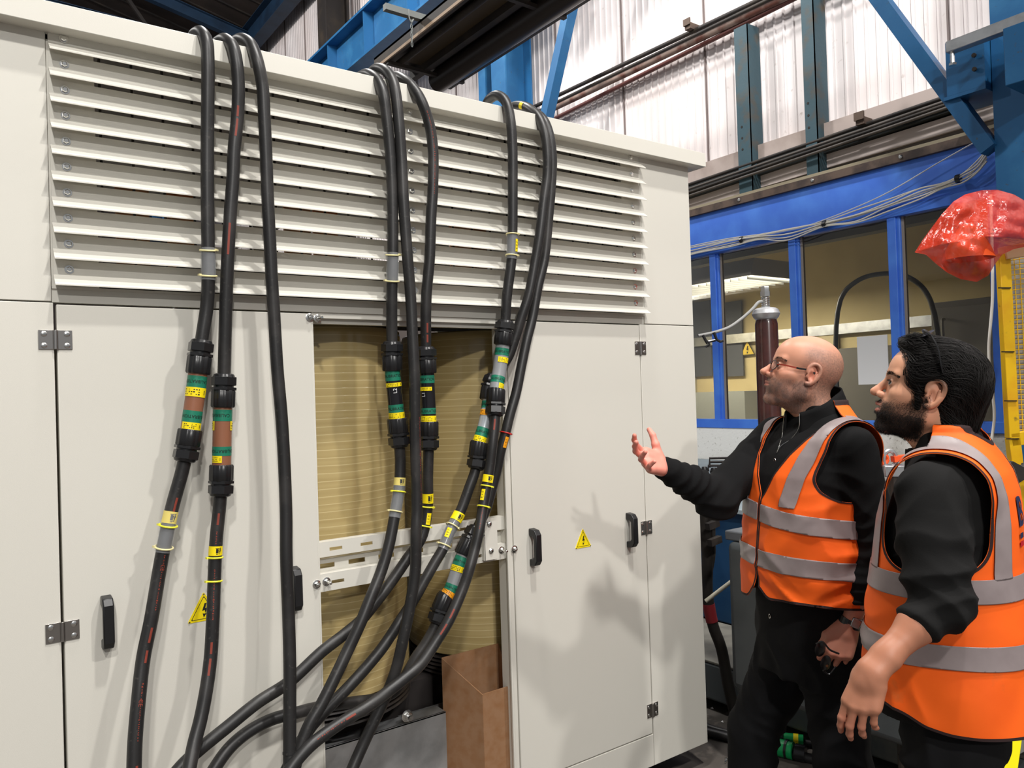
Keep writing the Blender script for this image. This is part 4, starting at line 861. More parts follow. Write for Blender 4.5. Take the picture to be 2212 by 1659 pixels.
# low grey platform on the floor
pm = mat('platform_grey', sr(78, 84, 86), .55, noise=(5, sr(110, 108, 100), .5, .7)); ptop = mat('platform_top', sr(112, 110, 102), .7, noise=(6, sr(84, 82, 76), .45, .7))
pf = thing('machine_platform', 'long low grey steel platform running across the floor behind the men', 'platform', (3.6, 2.4, 0))
zp = .24
f1 = PZ(1533, 1437, zp-.02); f2 = PZ(1880, 1560, zp-.05); b1 = PZ(1533, 1392, zp); d = f2-f1; d[2] = 0; d /= np.linalg.norm(d); nrm = np.array([-d[1], d[0], 0]); nrm = nrm if nrm[0] > 0 else -nrm
f1 = f1-d*.5; f1[2] = 0; L = 2.6
q = [f1, f1+d*L, f1+d*L+nrm*.55, f1+nrm*.55]
MB().prism([(p[0], p[1], .05) for p in q], (0, 0, zp-.06)).build('frame', pm, pf, bevel=.012, seg=3)
MB().prism([(p[0], p[1], zp-.01) for p in q], (0, 0, .012)).build('deck', ptop, pf, bevel=.003)
ft = MB()
for k in (.2, 1.2, 2.3): p = f1+d*k+nrm*.25; ft.lathe([(.06, 0), (.06, .05)], (p[0], p[1], 0), 20)
ft.build('foot', MDARK, pf)
# ================================================================== cables and green couplings on the floor
for k, (pts, r, lab) in enumerate((([(1480, 1572), (1530, 1582), (1600, 1600), (1680, 1622), (1760, 1640), (1850, 1652), (1990, 1680)], .020, 'nearer thick black cable on the floor with a green coupling'), ([(1500, 1560), (1560, 1580), (1640, 1592), (1700, 1600), (1780, 1612), (1860, 1640)], .015, 'farther black cable on the floor with a small green coupling'))):
    o = thing('floor_cable', lab, 'cable', PZ(*pts[0], 0)); zc = r+.001+(.0 if k == 0 else .0)
    P_ = spline([PZ(x, y, zc) for x, y in pts], .01); MB().tube(P_, r, 14).build('cable_sheath', MRUB, o, smooth=True)
    q_ = proj(P_)[:, 0]
    def seg(xa, xb, rr, name, m_, lab_=None):
        i, j = int(np.argmin(abs(q_-xa))), int(np.argmin(abs(q_-xb))); Q = P_[i:j+1].copy(); Q[:, 2] = rr+.001
        oo = MB().tube(Q, rr, 20).build(name, m_, o, smooth=True, sharp=50)
        if lab_: oo['label'] = lab_
    MG = mat('green_coupling', sr(20, 150, 84), .3)
    if k == 0: seg(1662, 1716, .036, 'coupling', MG, 'bright green coupling'); seg(1697, 1703, .038, 'coupling_ring', MNYL); seg(1718, 1740, .034, 'coupling_nut', MNYL); seg(1664, 1672, .0365, 'label_sticker', MYEL)
    else: seg(1694, 1738, .024, 'coupling', MG, 'small green coupling'); seg(1662, 1693, .026, 'coupling_nut', MNYL); seg(1716, 1726, .0245, 'label_sticker', MYEL)
# litter on the floor
rl = random.Random(11)
for k, (x, y) in enumerate(((1532, 1495), (1538, 1531), (1683, 1570), (1566, 1650), (1560, 1560), (1600, 1640))):
    P = PZ(x, y, 0); a_ = rl.uniform(0, 3); s_ = (.022, .010, .014, .010, .008, .009)[k]
    if k == 3: MB().cyl(P+np.array([0, 0, .004]), P+np.array([.022, .012, .004]), .004, 8).lathe([(.008, 0), (.008, .005)], P+np.array([.022, .012, .006]), 6, (1, .5, 0)).build('loose_screw', MZINC, label='small loose screw lying on the floor near the front', cat='screw'); continue
    c_, s2 = math.cos(a_)*s_, math.sin(a_)*s_
    MB().add([P+np.array([c_, s2, .001]), P+np.array([-s2, c_*.7, .004]), P+np.array([-c_*.8, -s2, .001]), P+np.array([s2*.6, -c_, .007])], [(0, 1, 2), (0, 2, 3)]).build('paper_scrap', MWHT, label='tiny pale scrap of paper littering the concrete floor', cat='litter', group='paper scraps on the floor')
# ================================================================== yellow frame with mesh, lamp bag, ladder
DY = 3.0
yf = thing('yellow_guard_frame', 'yellow steel guard frame with wire mesh at the right edge', 'guard', PD(2200, 1200, DY))
def ybar(p, q, w_, d_, name='bar', D=DY, m_=None): return MB().beam(PD(*p, D), PD(*q, D), w_, d_, up=tuple(RC[2])).build(name, m_ or MYSTEEL, yf, bevel=.002)
ybar((2166, 548), (2187, 945), .042, .03, 'post'); ybar((2187, 945), (2196, 1020), .044, .03, 'post')
ms = MB()
p00, p10 = PD(2178, 552, DY+.03), PD(2300, 535, DY+.25); p01, p11 = PD(2199, 950, DY+.03), PD(2320, 950, DY+.25)
for i in range(12):
    t = i/11; ms.cyl(p00+(p10-p00)*t, p01+(p11-p01)*t, .0018, 5)
for i in range(38):
    t = i/37; ms.cyl(p00+(p01-p00)*t, p10+(p11-p10)*t, .0018, 5)
ms.build('wire_mesh', MYSTEEL, yf)
MB().prism([p00+RC[2]*.04, p10+RC[2]*.04, p11+RC[2]*.04, p01+RC[2]*.04], RC[2]*.004).build('backing_sheet', mat('grey_sheet', sr(168, 166, 162), .4), yf)
ybar((2180, 950), (2290, 935), .05, .03, 'rail'); ybar((2165, 548), (2300, 525), .05, .05, 'foam_edge', DY, mat('pale_foam', sr(240, 205, 160), .8))
for y in (622, 760, 866, 948): P = PD(2166+(y-548)*.053, y, DY-.02); MB().beam(P-RC[0]*.024, P+RC[0]*.024, .004, .004).build('strap', MNYL, yf)
ym = thing('yellow_machine', 'tall yellow machine casing with black corrugated hose at the right edge', 'machine', PD(2215, 1500, 2.95))
Pa = PD(2158, 1000, 2.95); Pb = PD(2300, 1000, 2.95); zb_ = 0.0
def plate(p, q, y0_, y1_, D, name, m_, parent, t=.03):
    A, B = PD(p, y0_, D), PD(q, y0_, D); A2, B2 = PD(p+(y1_-y0_)*.032, y1_, D), PD(q+(y1_-y0_)*.032, y1_, D)
    return MB().prism([A, B, B2, A2], RC[2]*t).build(name, m_, parent, bevel=.004)
plate(2162, 2330, 1005, 1480, 3.0, 'casing', mat('dirty_yellow', sr(206, 160, 18), .45, noise=[(8, sr(150, 116, 24), .45, .7), (3, sr(224, 184, 30), .5, .6)], bump=(30, .2, .004)), ym, .05)
plate(2158, 2172, 1020, 1500, 2.96, 'edge_flange', MYSTEEL, ym, .02)
rng = [PD(x, y, 2.86) for x, y in ((2330, 1000), (2250, 1000), (2205, 1016), (2182, 1045), (2177, 1090), (2180, 1150), (2186, 1230))]
cp = spline(rng, .004); rr_ = .017+.0035*np.sin(np.arange(len(cp))*2*math.pi/3.0)
link_mesh('corrugated_hose', *sweep(cp, rr_, 16), MRUB, ym, True)
ht = MB()
for k in range(5): ht.tube([PD(x, y+k*4.2, 2.9) for x, y in ((2138, 1008), (2160, 1010), (2185, 1016), (2200, 1020))], .0045, 8)
ht.build('small_hose', mat('grey_hose', sr(120, 114, 106), .5), ym, smooth=True)
P = PD(2182, 1022, 2.86); MB().lathe([(.045, 0), (.045, .02)], P, 6, tuple(-RC[2])).lathe([(.022, .02), (.022, .035)], P, 20, tuple(-RC[2])).build('valve_block', MDARK, ym)
for k, y in enumerate((1195, 1209, 1338)): MB().beam(PD(2160, y, 2.92), PD(2290, y+6, 2.92), .006, .004, up=tuple(RC[2])).build('strap', MNYL, ym)
MB().beam(PD(2186, 1000, 2.93), PD(2190, 1495, 2.93), .012, .01, up=tuple(RC[2])).build('trim_strip', MYSTEEL, ym)
lad = thing('step_ladder', 'bright yellow step ladder leaning at the lower right corner', 'ladder', PD(2160, 1760, 2.6)); ly = mat('ladder_yellow', sr(248, 232, 20), .35)
MB().beam(PD(2228, 1260, 2.5), PD(2150, 1800, 2.35), .030, .06, up=tuple(RC[0])).build('stile', ly, lad, bevel=.002)
MB().beam(PD(2330, 1260, 2.9), PD(2260, 1800, 2.75), .030, .06, up=tuple(RC[0])).build('stile', ly, lad, bevel=.002)
for y, x in ((1450, 2200), (1610, 2175)): MB().beam(PD(x, y+8, 2.45), PD(x+120, y-45, 2.8), .022, .05).build('rung', MGALV, lad, bevel=.002)
# red plastic bag over a lamp
bag = thing('bagged_lamp', 'lamp wrapped in a red translucent plastic bag hanging at the upper right', 'lamp', PD(2100, 560, 2.9))
MB().lathe([(.010, .13), (.022, .13), (.036, .11), (.075, .04), (.088, 0), (.084, 0), (.034, .10), (.010, .12)], PD(2092, 560, 2.93)+np.array([0, 0, .0]), 32).build('lamp_shade', mat('orange_shade', sr(240, 90, 30), .4), bag, smooth=True)
outl = [(1976, 545), (1992, 520), (2010, 495), (2035, 462), (2060, 435), (2085, 420), (2120, 411), (2155, 410), (2190, 420), (2225, 440), (2280, 480), (2300, 520), (2240, 528), (2190, 538), (2165, 550), (2150, 570), (2135, 595), (2110, 609), (2075, 603), (2045, 588), (2020, 568), (2000, 550)]
V = []; F = []
cx_, cy_p = 2110, 510
rb_ = np.random.RandomState(4)
n = 88; O = []
for i in range(n):
    t = i/n*len(outl); k = int(t); f = t-k; a = np.array(outl[k]); b = np.array(outl[(k+1) % len(outl)]); O.append(a+(b-a)*f)
RN = 16
for side in (-1, 1):
    for j in range(RN+1):
        f = j/RN
        for i in range(n):
            p = np.array([cx_, cy_p])+(O[i]-np.array([cx_, cy_p]))*f
            bulge = (1-f**1.6)*.12*side; th_ = 0
            cr = ((1-2*abs(mnoise.noise(Vector((p[0]*.022+p[1]*.006, p[1]*.005, side*3)))*1.6))*.020+(1-2*abs(mnoise.noise(Vector((p[0]*.012-p[1]*.012, p[1]*.018+p[0]*.004, side*9)))*1.5))*.022+mnoise.noise(Vector((p[0]*.05, p[1]*.02, side)))*.006)*(1-f**6*.75)
            V.append(PD(p[0], p[1], 2.9+bulge+cr))
for s_ in range(2):
    b0 = s_*(RN+1)*n
    for j in range(RN):
        for i in range(n):
            q = (b0+j*n+i, b0+j*n+(i+1) % n, b0+(j+1)*n+(i+1) % n, b0+(j+1)*n+i); F.append(q if s_ else q[::-1])
MBAG = mat('red_film', sr(208, 60, 36), .2, alpha=.6, coat=.35, bump=(40, .5, .01), spec=.8)
link_mesh('plastic_bag', V, F, MBAG, bag, True)
st_ = MB(); sr_ = random.Random(2)
for i in range(9):
    x = 2010+sr_.uniform(0, 130); 
hw = [(2140, 420), (2144, 640), (2136, 760), (2142, 830), (2148, 900), (2140, 960), (2132, 1000), (2122, 1200), (2118, 1450), (2122, 1655)]
MB().tube(spline([PD(x, y, 3.2) for x, y in hw], .02), .006, 8).build('white_wire', mat('white_flex', sr(222, 220, 214), .5), label='white flex hanging down beside the yellow guard frame', cat='wire', smooth=True)
for k, pts in enumerate((([(2136, 780), (2125, 850), (2118, 905)]), ([(2142, 790), (2130, 860), (2124, 905)]))):
    MB().tube(spline([PX(x, y, XW-.03) for x, y in pts], .02), .004, 6).build('white_wire', mat('pale_flex', sr(190, 188, 184), .5), label=('left', 'right')[k]+' one of two thin pale wires in front of the right window', cat='wire', group='thin wires at the right window', smooth=True)
P = PD(1922, 992, 2.75)
sh = thing('lifting_shackle', 'orange painted lifting eye and grey block between the two men', 'shackle', P)
MB().tube([P+RC[0]*.022*math.cos(t)-RC[1]*.03*math.sin(t) for t in np.linspace(0, 6.28, 21)], .008, 8, False).build('eye', MGALV, sh, smooth=True)
MB().tube([P+RC[0]*(-.02+.012*math.cos(t)+.05*0)-RC[1]*.015*math.sin(t) for t in np.linspace(0, 6.28, 15)], .007, 8, False).beam(P+RC[0]*.01, P+RC[0]*.06-RC[1]*.006, .03, .02).build('orange_clamp', mat('orange_paint', sr(240, 90, 40), .4), sh, smooth=True, sharp=40)
q_ = P+RC[0]*.01; MB().beam(P-RC[0]*.03+RC[1]*.04, P+RC[0]*.05+RC[1]*.04, .05, .04).build('block', MGALV, sh, bevel=.004); MB().cyl((q_[0], q_[1], 0), (q_[0], q_[1], q_[2]-.03), .02, 12).build('stand_post', MDARK, sh)
# ================================================================== people: distance-field modelling
import openvdb
class Field:
    """signed distance samples in a local frame; primitives are smoothly joined where they lie."""
    def __init__(s, lo, hi, h):
        s.lo = np.array(lo, np.float32); s.h = h; s.n = np.ceil((np.array(hi)-lo)/h).astype(int)+1
        s.D = np.full(s.n, 0.05, np.float32); s.ax = [(s.lo[i]+h*np.arange(s.n[i])).astype(np.float32) for i in range(3)]
    def _sl(s, lo, hi, m):
        a = np.clip(np.floor((np.array(lo)-m-s.lo)/s.h).astype(int), 0, s.n); b = np.clip(np.ceil((np.array(hi)+m-s.lo)/s.h).astype(int)+1, 0, s.n)
        return tuple(slice(int(a[i]), int(b[i])) for i in range(3))
    def put(s, fn, lo, hi, k=0.01, op='+'):
        sl = s._sl(lo, hi, 0.05+k)
        if any(q.stop <= q.start for q in sl): return s
        X, Y, Z = np.meshgrid(*[s.ax[i][sl[i]] for i in range(3)], indexing='ij', sparse=True)
        d = fn(X, Y, Z).astype(np.float32); A = s.D[sl]
        if op == '-': d = -d; h_ = np.clip(0.5-0.5*(d-A)/k, 0, 1) if k > 0 else (d < A); s.D[sl] = (A*h_+d*(1-h_)+k*h_*(1-h_)) if k > 0 else np.maximum(A, d)
        else: h_ = np.clip(0.5+0.5*(A-d)/k, 0, 1) if k > 0 else 0; s.D[sl] = (A*(1-h_)+d*h_-k*h_*(1-h_)) if k > 0 else np.minimum(A, d)
        return s
    def cone(s, a, b, ra, rb=None, k=0.01, op='+'):
        a = np.array(a, np.float32); b = np.array(b, np.float32); rb = ra if rb is None else rb; ab = b-a; L = float(ab@ab)+1e-9
        def fn(X, Y, Z):
            t = np.clip(((X-a[0])*ab[0]+(Y-a[1])*ab[1]+(Z-a[2])*ab[2])/L, 0, 1)
            return np.sqrt((X-a[0]-t*ab[0])**2+(Y-a[1]-t*ab[1])**2+(Z-a[2]-t*ab[2])**2)-(ra+(rb-ra)*t)
        m = max(ra, rb); return s.put(fn, np.minimum(a, b)-m, np.maximum(a, b)+m, k, op)
    def ell(s, c, r, R=None, k=0.01, op='+'):
        c = np.array(c, np.float32); r = np.array(r, np.float32)
        def fn(X, Y, Z):
            p = [X-c[0], Y-c[1], Z-c[2]]
            if R is not None: p = [R[0][i]*p[0]+R[1][i]*p[1]+R[2][i]*p[2] for i in range(3)]
            k0 = np.sqrt((p[0]/r[0])**2+(p[1]/r[1])**2+(p[2]/r[2])**2); k1 = np.sqrt((p[0]/r[0]**2)**2+(p[1]/r[1]**2)**2+(p[2]/r[2]**2)**2)+1e-9
            return k0*(k0-1)/k1
        m = r if R is None else np.array([r.max()]*3); return s.put(fn, c-m, c+m, k, op)
    def loft(s, tab, k=0.02, op='+', ex=2.3):
        """tab rows: z, centre x, centre y, half depth, half width."""
        t = np.array(tab, np.float32); zz = t[:, 0]
        def fn(X, Y, Z):
            z = Z.reshape(-1); g_ = lambda i: np.interp(z, zz, t[:, i]).reshape(Z.shape).astype(np.float32)
            a, b = g_(3), g_(4); q = (np.abs((X-g_(1))/a)**ex+np.abs((Y-g_(2))/b)**ex)**(1/ex); d = (q-1)*np.minimum(a, b)
            return np.maximum(d, np.maximum(zz[0]-Z, Z-zz[-1]))
        m = max(t[:, 3].max(), t[:, 4].max()); lo = [t[:, 1].min()-m, t[:, 2].min()-m, zz[0]]; hi = [t[:, 1].max()+m, t[:, 2].max()+m, zz[-1]]
        return s.put(fn, lo, hi, k, op)
    def mesh(s, iso=0.0):
        g_ = openvdb.FloatGrid(0.05/s.h*1.0); g_.copyFromArray((s.D/s.h).astype(np.float32), tolerance=0.0)
        P, Q = g_.convertToQuads(isovalue=iso/s.h)
        return s.lo+P.astype(float)*s.h, Q.astype(np.int64)
def vnorm(V, F):
    F = np.asarray(F); n = np.zeros_like(V); fn = np.cross(V[F[:, 1]]-V[F[:, 0]], V[F[:, 2]]-V[F[:, 0]])
    if F.shape[1] == 4: fn = fn+np.cross(V[F[:, 2]]-V[F[:, 0]], V[F[:, 3]]-V[F[:, 0]])
    for i in range(F.shape[1]): np.add.at(n, F[:, i], fn)
    return n/(np.linalg.norm(n, axis=1)[:, None]+1e-12)
def relax(V, F, it=2, w_=.5):
    F = np.asarray(F); m_ = F.shape[1]
    for _ in range(it):
        s_ = np.zeros_like(V); c_ = np.zeros(len(V))
        for i in range(m_):
            a, b = F[:, i], F[:, (i+1) % m_]; np.add.at(s_, a, V[b]); np.add.at(c_, a, 1); np.add.at(s_, b, V[a]); np.add.at(c_, b, 1)
        V = V*(1-w_)+w_*s_/np.maximum(c_, 1)[:, None]
    return V
def tris(Q): Q = np.asarray(Q); return Q if Q.shape[1] == 3 else np.vstack([Q[:, [0, 1, 2]], Q[:, [0, 2, 3]]])
def clip(V, T, f):
    """part of a triangle mesh where f<0, cut cleanly along f=0."""
    V = np.asarray(V); T = np.asarray(T); ins = f < 0; c = ins[T].sum(1); out = T[c == 3].tolist(); VV = list(V); E = {}
    def cut(a, b):
        k = (a, b) if a < b else (b, a)
        if k not in E:
            a_, b_ = k; t = f[a_]/(f[a_]-f[b_]); E[k] = len(VV); VV.append(V[a_]+(V[b_]-V[a_])*t)
        return E[k]
    for t in T[(c == 1) | (c == 2)].tolist():
        while not (ins[t[0]] and not ins[t[2]]): t = t[1:]+t[:1]
        a, b, d = t
        if ins[b]: p = cut(b, d); q = cut(a, d); out += [[a, b, p], [a, p, q]]
        else: p = cut(a, b); q = cut(a, d); out.append([a, p, q])
    out = np.array(out, int).reshape(-1, 3); VV = np.array(VV); u, inv = np.unique(out, return_inverse=True)
    return VV[u], inv.reshape(-1, 3)
def nz(V, sx, sy, sz, off=0.0):
    return np.array([mnoise.noise(Vector((p[0]*sx+off, p[1]*sy+off*.7, p[2]*sz-off))) for p in V.tolist()])
def sst(a, b, x): t = np.clip((x-a)/(b-a), 0, 1); return t*t*(3-2*t)
class Frame:
    def __init__(s, o, fwd, up=(0, 0, 1)):
        f = np.array(fwd, float); f /= np.linalg.norm(f); u = np.array(up, float); l = np.cross(u, f); l /= np.linalg.norm(l); u = np.cross(f, l); s.o = np.array(o, float); s.M = np.array([f, l, u])
    def w(s, P): return s.o+np.asarray(P, float) @ s.M
    def l(s, P): return (np.asarray(P, float)-s.o) @ s.M.T
def rot(ax, deg):
    return np.array(Matrix.Rotation(math.radians(deg), 3, Vector(ax)))
def col_attr(o, C):
    a = o.data.color_attributes.new('Col', 'FLOAT_COLOR', 'POINT'); a.data.foreach_set('color', np.hstack([C, np.ones((len(C), 1))]).astype(np.float32).ravel())
def ear(F, sy, k=.003):
    R = rot((0, 1, 0), 10) @ rot((0, 0, 1), 22*sy)
    y = .0745*sy
    F.ell((-.012, y+.004*sy, .002), (.017, .005, .030), R, k=.006)
    pts = [(.006, .004), (.004, .020), (-.006, .031), (-.018, .033), (-.028, .024), (-.030, .010), (-.026, -.006), (-.018, -.020), (-.008, -.028), (.001, -.027)]
    q = [(a, y+sy*(.005+.007*sst(.0, -.03, a)), b+.003) for a, b in pts]
    q = spline(q, .003); nq = len(q)
    for i in range(nq-1): F.cone(q[i], q[i+1], .0032+.0014*(i/nq)**2, k=.0045)
    F.ell((-.008, y+.013*sy, .0), (.0080, .0078, .013), None, k=.004, op='-')
    F.cone((-.020, y+.010*sy, .014), (-.018, y+.010*sy, -.010), .0028, k=.003); F.ell((.003, y+.006*sy, -.004), (.004, .004, .006), k=.003)
def head_field(h, open_mouth=False, nose=1.0, nb=(-.045, 0, -.20)):
    nb = np.array(nb, float); F = Field((-.16, -.105, -.235), (.145, .105, .15), h)
    F.ell((-.010, 0, .046), (.096, .076, .080), k=.01); F.ell((-.045, 0, .030), (.058, .066, .066), k=.03); F.ell((.032, 0, .045), (.060, .062, .062), k=.02)
    F.ell((.034, 0, -.018), (.053, .058, .070), k=.025); F.ell((.030, 0, -.062), (.050, .046, .036), k=.025)
    for s in (-1, 1):
        F.cone((.083, .008*s, .032), (.070, .045*s, .034), .0095, .008, k=.012); F.ell((.052, .044*s, -.012), (.026, .019, .017), k=.022)
        F.cone((-.002, .052*s, -.050), (.066, .018*s, -.090), .019, .015, k=.022); F.cone((-.002, .055*s, -.005), (-.002, .052*s, -.055), .018, .018, k=.02)
        F.ell((.060, .034*s, -.045), (.022, .020, .026), k=.02)
    F.ell((.078, 0, -.092), (.018, .021, .016), k=.018); F.ell((.074, 0, -.047), (.024, .031, .032), k=.018)
    F.cone((-.022, 0, -.035), nb, .054, .058, k=.03); F.cone((.018, 0, -.075), nb+np.array([.028, 0, .02]), .032, .036, k=.03)
    for s in (-1, 1): F.ell((.096, .032*s, .013), (.020, .018, .0125), k=.012, op='-')
    n = nose
    F.cone((.083, 0, .026), (.104*1+.006*(n-1), 0, -.006), .0075, .0095, k=.008); F.ell((.109+.010*(n-1), 0, -.015), (.0125, .0115, .0105), k=.008)
    for s in (-1, 1):
        F.ell((.097, .0135*s, -.020), (.011, .0075, .0085), k=.005); F.ell((.102, .0075*s, -.029), (.0045, .0032, .004), k=.002, op='-')
        F.ell((.0735, .031*s, .0135), (.0140, .0155, .0135), k=.004)
        F.cone((.0885, .019*s, .0135), (.0835, .045*s, .0125), .0036, .003, k=.003, op='-')
    if open_mouth:
        F.ell((.101, 0, -.0500), (.020, .021, .0072), k=.004, op='-')
        for s in (-1, 1): F.cone((.089, .024*s, -.045), (.1015, .0, -.0415), .0036, .0044, k=.004); F.cone((.087, .022*s, -.054), (.0975, 0, -.0590), .004, .0056, k=.005)
    else:
        for s in (-1, 1): F.cone((.088, .023*s, -.0475), (.0995, 0, -.0430), .0034, .0044, k=.004); F.cone((.087, .021*s, -.0515), (.0975, 0, -.0540), .0038, .0056, k=.004)
        F.cone((.093, -.022, -.0485), (.104, 0, -.0485), .0013, k=.003, op='-'); F.cone((.093, .022, -.0485), (.104, 0, -.0485), .0013, k=.003, op='-')
    for s in (-1, 1): ear(F, s)
    return F
def hand_caps(curl, spread=(6, 1, -4, -10), thumb=((.020, .026, -.006), (.052, .052, -.014), (.078, .066, -.018), (.100, .072, -.022)), size=1.0):
    """capsules of a right-handed hand: x to the fingers, y to the thumb, z out of the back of the hand."""
    C = []; kn = [(.088, .030, 0), (.093, .010, .003), (.088, -.011, .002), (.078, -.030, -.002)]
    ln = [(.042, .025, .021), (.047, .029, .022), (.043, .027, .022), (.034, .020, .019)]; rr = [(.0098, .0086, .0078, .0066), (.0100, .0088, .0080, .0068), (.0094, .0083, .0075, .0064), (.0086, .0074, .0066, .0057)]
    for i in range(4):
        C.append(((0.0, kn[i][1]*.55, -.002), kn[i], .0150, .0118, .014)); C.append(((.03, kn[i][1]*.8, -.012), (kn[i][0]-.008, kn[i][1], -.009), .0125, .0105, .014))
        a = 0; p = np.array(kn[i], float); sp = math.radians(spread[i])
        for j in range(3):
            a += math.radians(curl[i][j]); d = np.array([math.cos(a)*math.cos(sp), math.cos(a)*math.sin(sp), -math.sin(a)])
            q = p+d*ln[i][j]; C.append((tuple(p), tuple(q), rr[i][j], rr[i][j+1], .0045)); p = q
    t = [np.array(q, float) for q in thumb]; C += [(t[0], t[1], .0165, .0125, .014), (t[1], t[2], .0115, .0098, .005), (t[2], t[3], .0098, .0075, .004)]
    return [(np.array(a)*size, np.array(b)*size, ra*size, rb*size, k) for a, b, ra, rb, k in C]
def hand_into(F, C, O, B, mirror=False):
    """place hand capsules into a field: O wrist, B rows = hand x,y,z axes (left hand: mirrored y)."""
    B = np.array(B, float).copy()
    for a, b, ra, rb, k in C: F.cone(np.array(O)+a@B, np.array(O)+b@B, ra, rb, k=k)
def skin_mat(name):
    mt = mat(name, (.6, .35, .25), .45, attr='Col', sss=.12, bump=(420, .12, .0006), spec=.45)
    return mt
def strands(name, P, R, m_, parent, sides=3):
    """many thin tapered hairs: P (hairs, points, 3), R (hairs, points) radii."""
    P = np.asarray(P, float); n, k, _ = P.shape; T = np.gradient(P, axis=1); T /= np.linalg.norm(T, axis=2)[..., None]+1e-12
    a = np.array([.31, -.52, .79]); U = np.cross(T, a); U /= np.linalg.norm(U, axis=2)[..., None]+1e-9; W = np.cross(T, U); an = np.arange(sides)*2*math.pi/sides
    V = P[:, :, None]+(U[:, :, None]*np.cos(an)[:, None]+W[:, :, None]*np.sin(an)[:, None])*R[:, :, None, None]
    i = np.arange(n)[:, None, None]*k*sides+np.arange(k-1)[None, :, None]*sides; j = np.arange(sides)[None, None]; j2 = (j+1) % sides
    F = np.stack([i+j, i+j2, i+sides+j2, i+sides+j], -1).reshape(-1, 4)
    return link_mesh(name, V.reshape(-1, 3), F, m_, parent, True)
def hairs(name, roots, dirs, L, r, m_, parent, seg=3, curl=0.0, seed=1, grav=0.0):
    rs = np.random.RandomState(seed); q = np.array(roots, float); d = np.array(dirs, float)+rs.normal(0, .18, (len(roots), 3)); d /= np.linalg.norm(d, axis=1)[:, None]
    t = np.cross(d, rs.normal(0, 1, d.shape)); t /= np.linalg.norm(t, axis=1)[:, None]+1e-9; l = L*rs.uniform(.6, 1.2, (len(q), 1)); q = q-d*.0005; P = []
    for j in range(seg+1):
        P.append(q); d = d+t*curl*rs.uniform(-1, 1, (len(q), 1))+np.array([0, 0, -grav]); d /= np.linalg.norm(d, axis=1)[:, None]; q = q+d*l/seg
    P = np.stack(P, 1); R = np.repeat((r*(1-np.arange(seg+1)/(seg+.4)))[None], len(q), 0); return strands(name, P, R, m_, parent)
MORG = mat('hi_vis_orange', (1.0, .135, .004), .7, noise=(5, (.92, .108, .004), .45, .75), bump=(900, .15, .0006))
MORG2 = mat('hi_vis_orange_dirty', (1.0, .135, .004), .7, noise=[(6, (.92, .11, .004), .45, .75), (11, (.55, .12, .02), .64, .80)], bump=(900, .15, .0006))
MTAPE = mat('reflective_tape', sr(150, 138, 138), .4, noise=(9, sr(136, 124, 124), .45, .7), bump=(14, .3, .004))
MBIND = mat('dark_binding', sr(42, 22, 22), .8)
MBLACK = mat('black_fleece', (.0075, .0075, .008), .95, bump=(260, .2, .001), spec=.2)
MTROU = mat('black_trousers', (.0085, .0085, .0095), .9, bump=(200, .2, .001), spec=.2)
MSHIRT2 = mat('charcoal_sweatshirt', (.011, .0108, .0108), .95, bump=(260, .2, .001), spec=.2)
MEYE = mat('eye_white', (.50, .46, .43), .15); MIRIS = mat('dark_iris', (.02, .012, .008), .1); MTOOTH = mat('teeth', (.8, .76, .66), .25)
MHAIR = mat('black_hair', (.010, .0085, .0078), .55, spec=.3); MGREYH = mat('grey_stubble', sr(150, 126, 116), .7); MBEARD = mat('dark_beard', (.018, .012, .010), .6); MSTUB = mat('dark_stubble', sr(96, 72, 62), .7)
def garment(name, fr, V, Q, m_, parent, solid=0.0, folds=None, sharp=None):
    if folds is not None: V = V+vnorm(V, Q)*folds(V)[:, None]
    o = link_mesh(name, fr.w(V), np.asarray(Q).tolist(), m_, parent, True)
    if solid: md = o.modifiers.new('solid', 'SOLIDIFY'); md.thickness = solid; md.offset = 1
    return o
def crease(V, comps):
    """sum of ridged folds: (amp, direction, frequency, warp, centre, radii) fading away from the centre."""
    d = np.zeros(len(V))
    for amp, dr, fq, wp, c, rad in comps:
        dr = np.array(dr, float); dr /= np.linalg.norm(dr); w_ = np.exp(-(((V-np.array(c))/np.array(rad))**2).sum(1)); idx = np.where(w_ > .03)[0]
        if not len(idx): continue
        P = V[idx]; n1 = nz(P, 5, 5, 5, fq*.13); ph = (P@dr)*fq+n1*wp; d[idx] += amp*w_[idx]*(1-2*np.abs(np.sin(ph*math.pi)))
    return d
# ================================================================== the bald man
HC = PD(1733, 812, 2.42); Mx = np.array([HC[0]+.03, HC[1]-.0, 0])
T1 = Frame((HC[0]+.002, HC[1]-.023, 0), (-.934, .357, 0))
m1 = thing('person', 'bald man with glasses in orange vest, gesturing with an open hand at the enclosure', 'person', T1.w((0, 0, 0)))
hd = rot((0, 0, 1), 6) @ np.array([1, 0, 0])
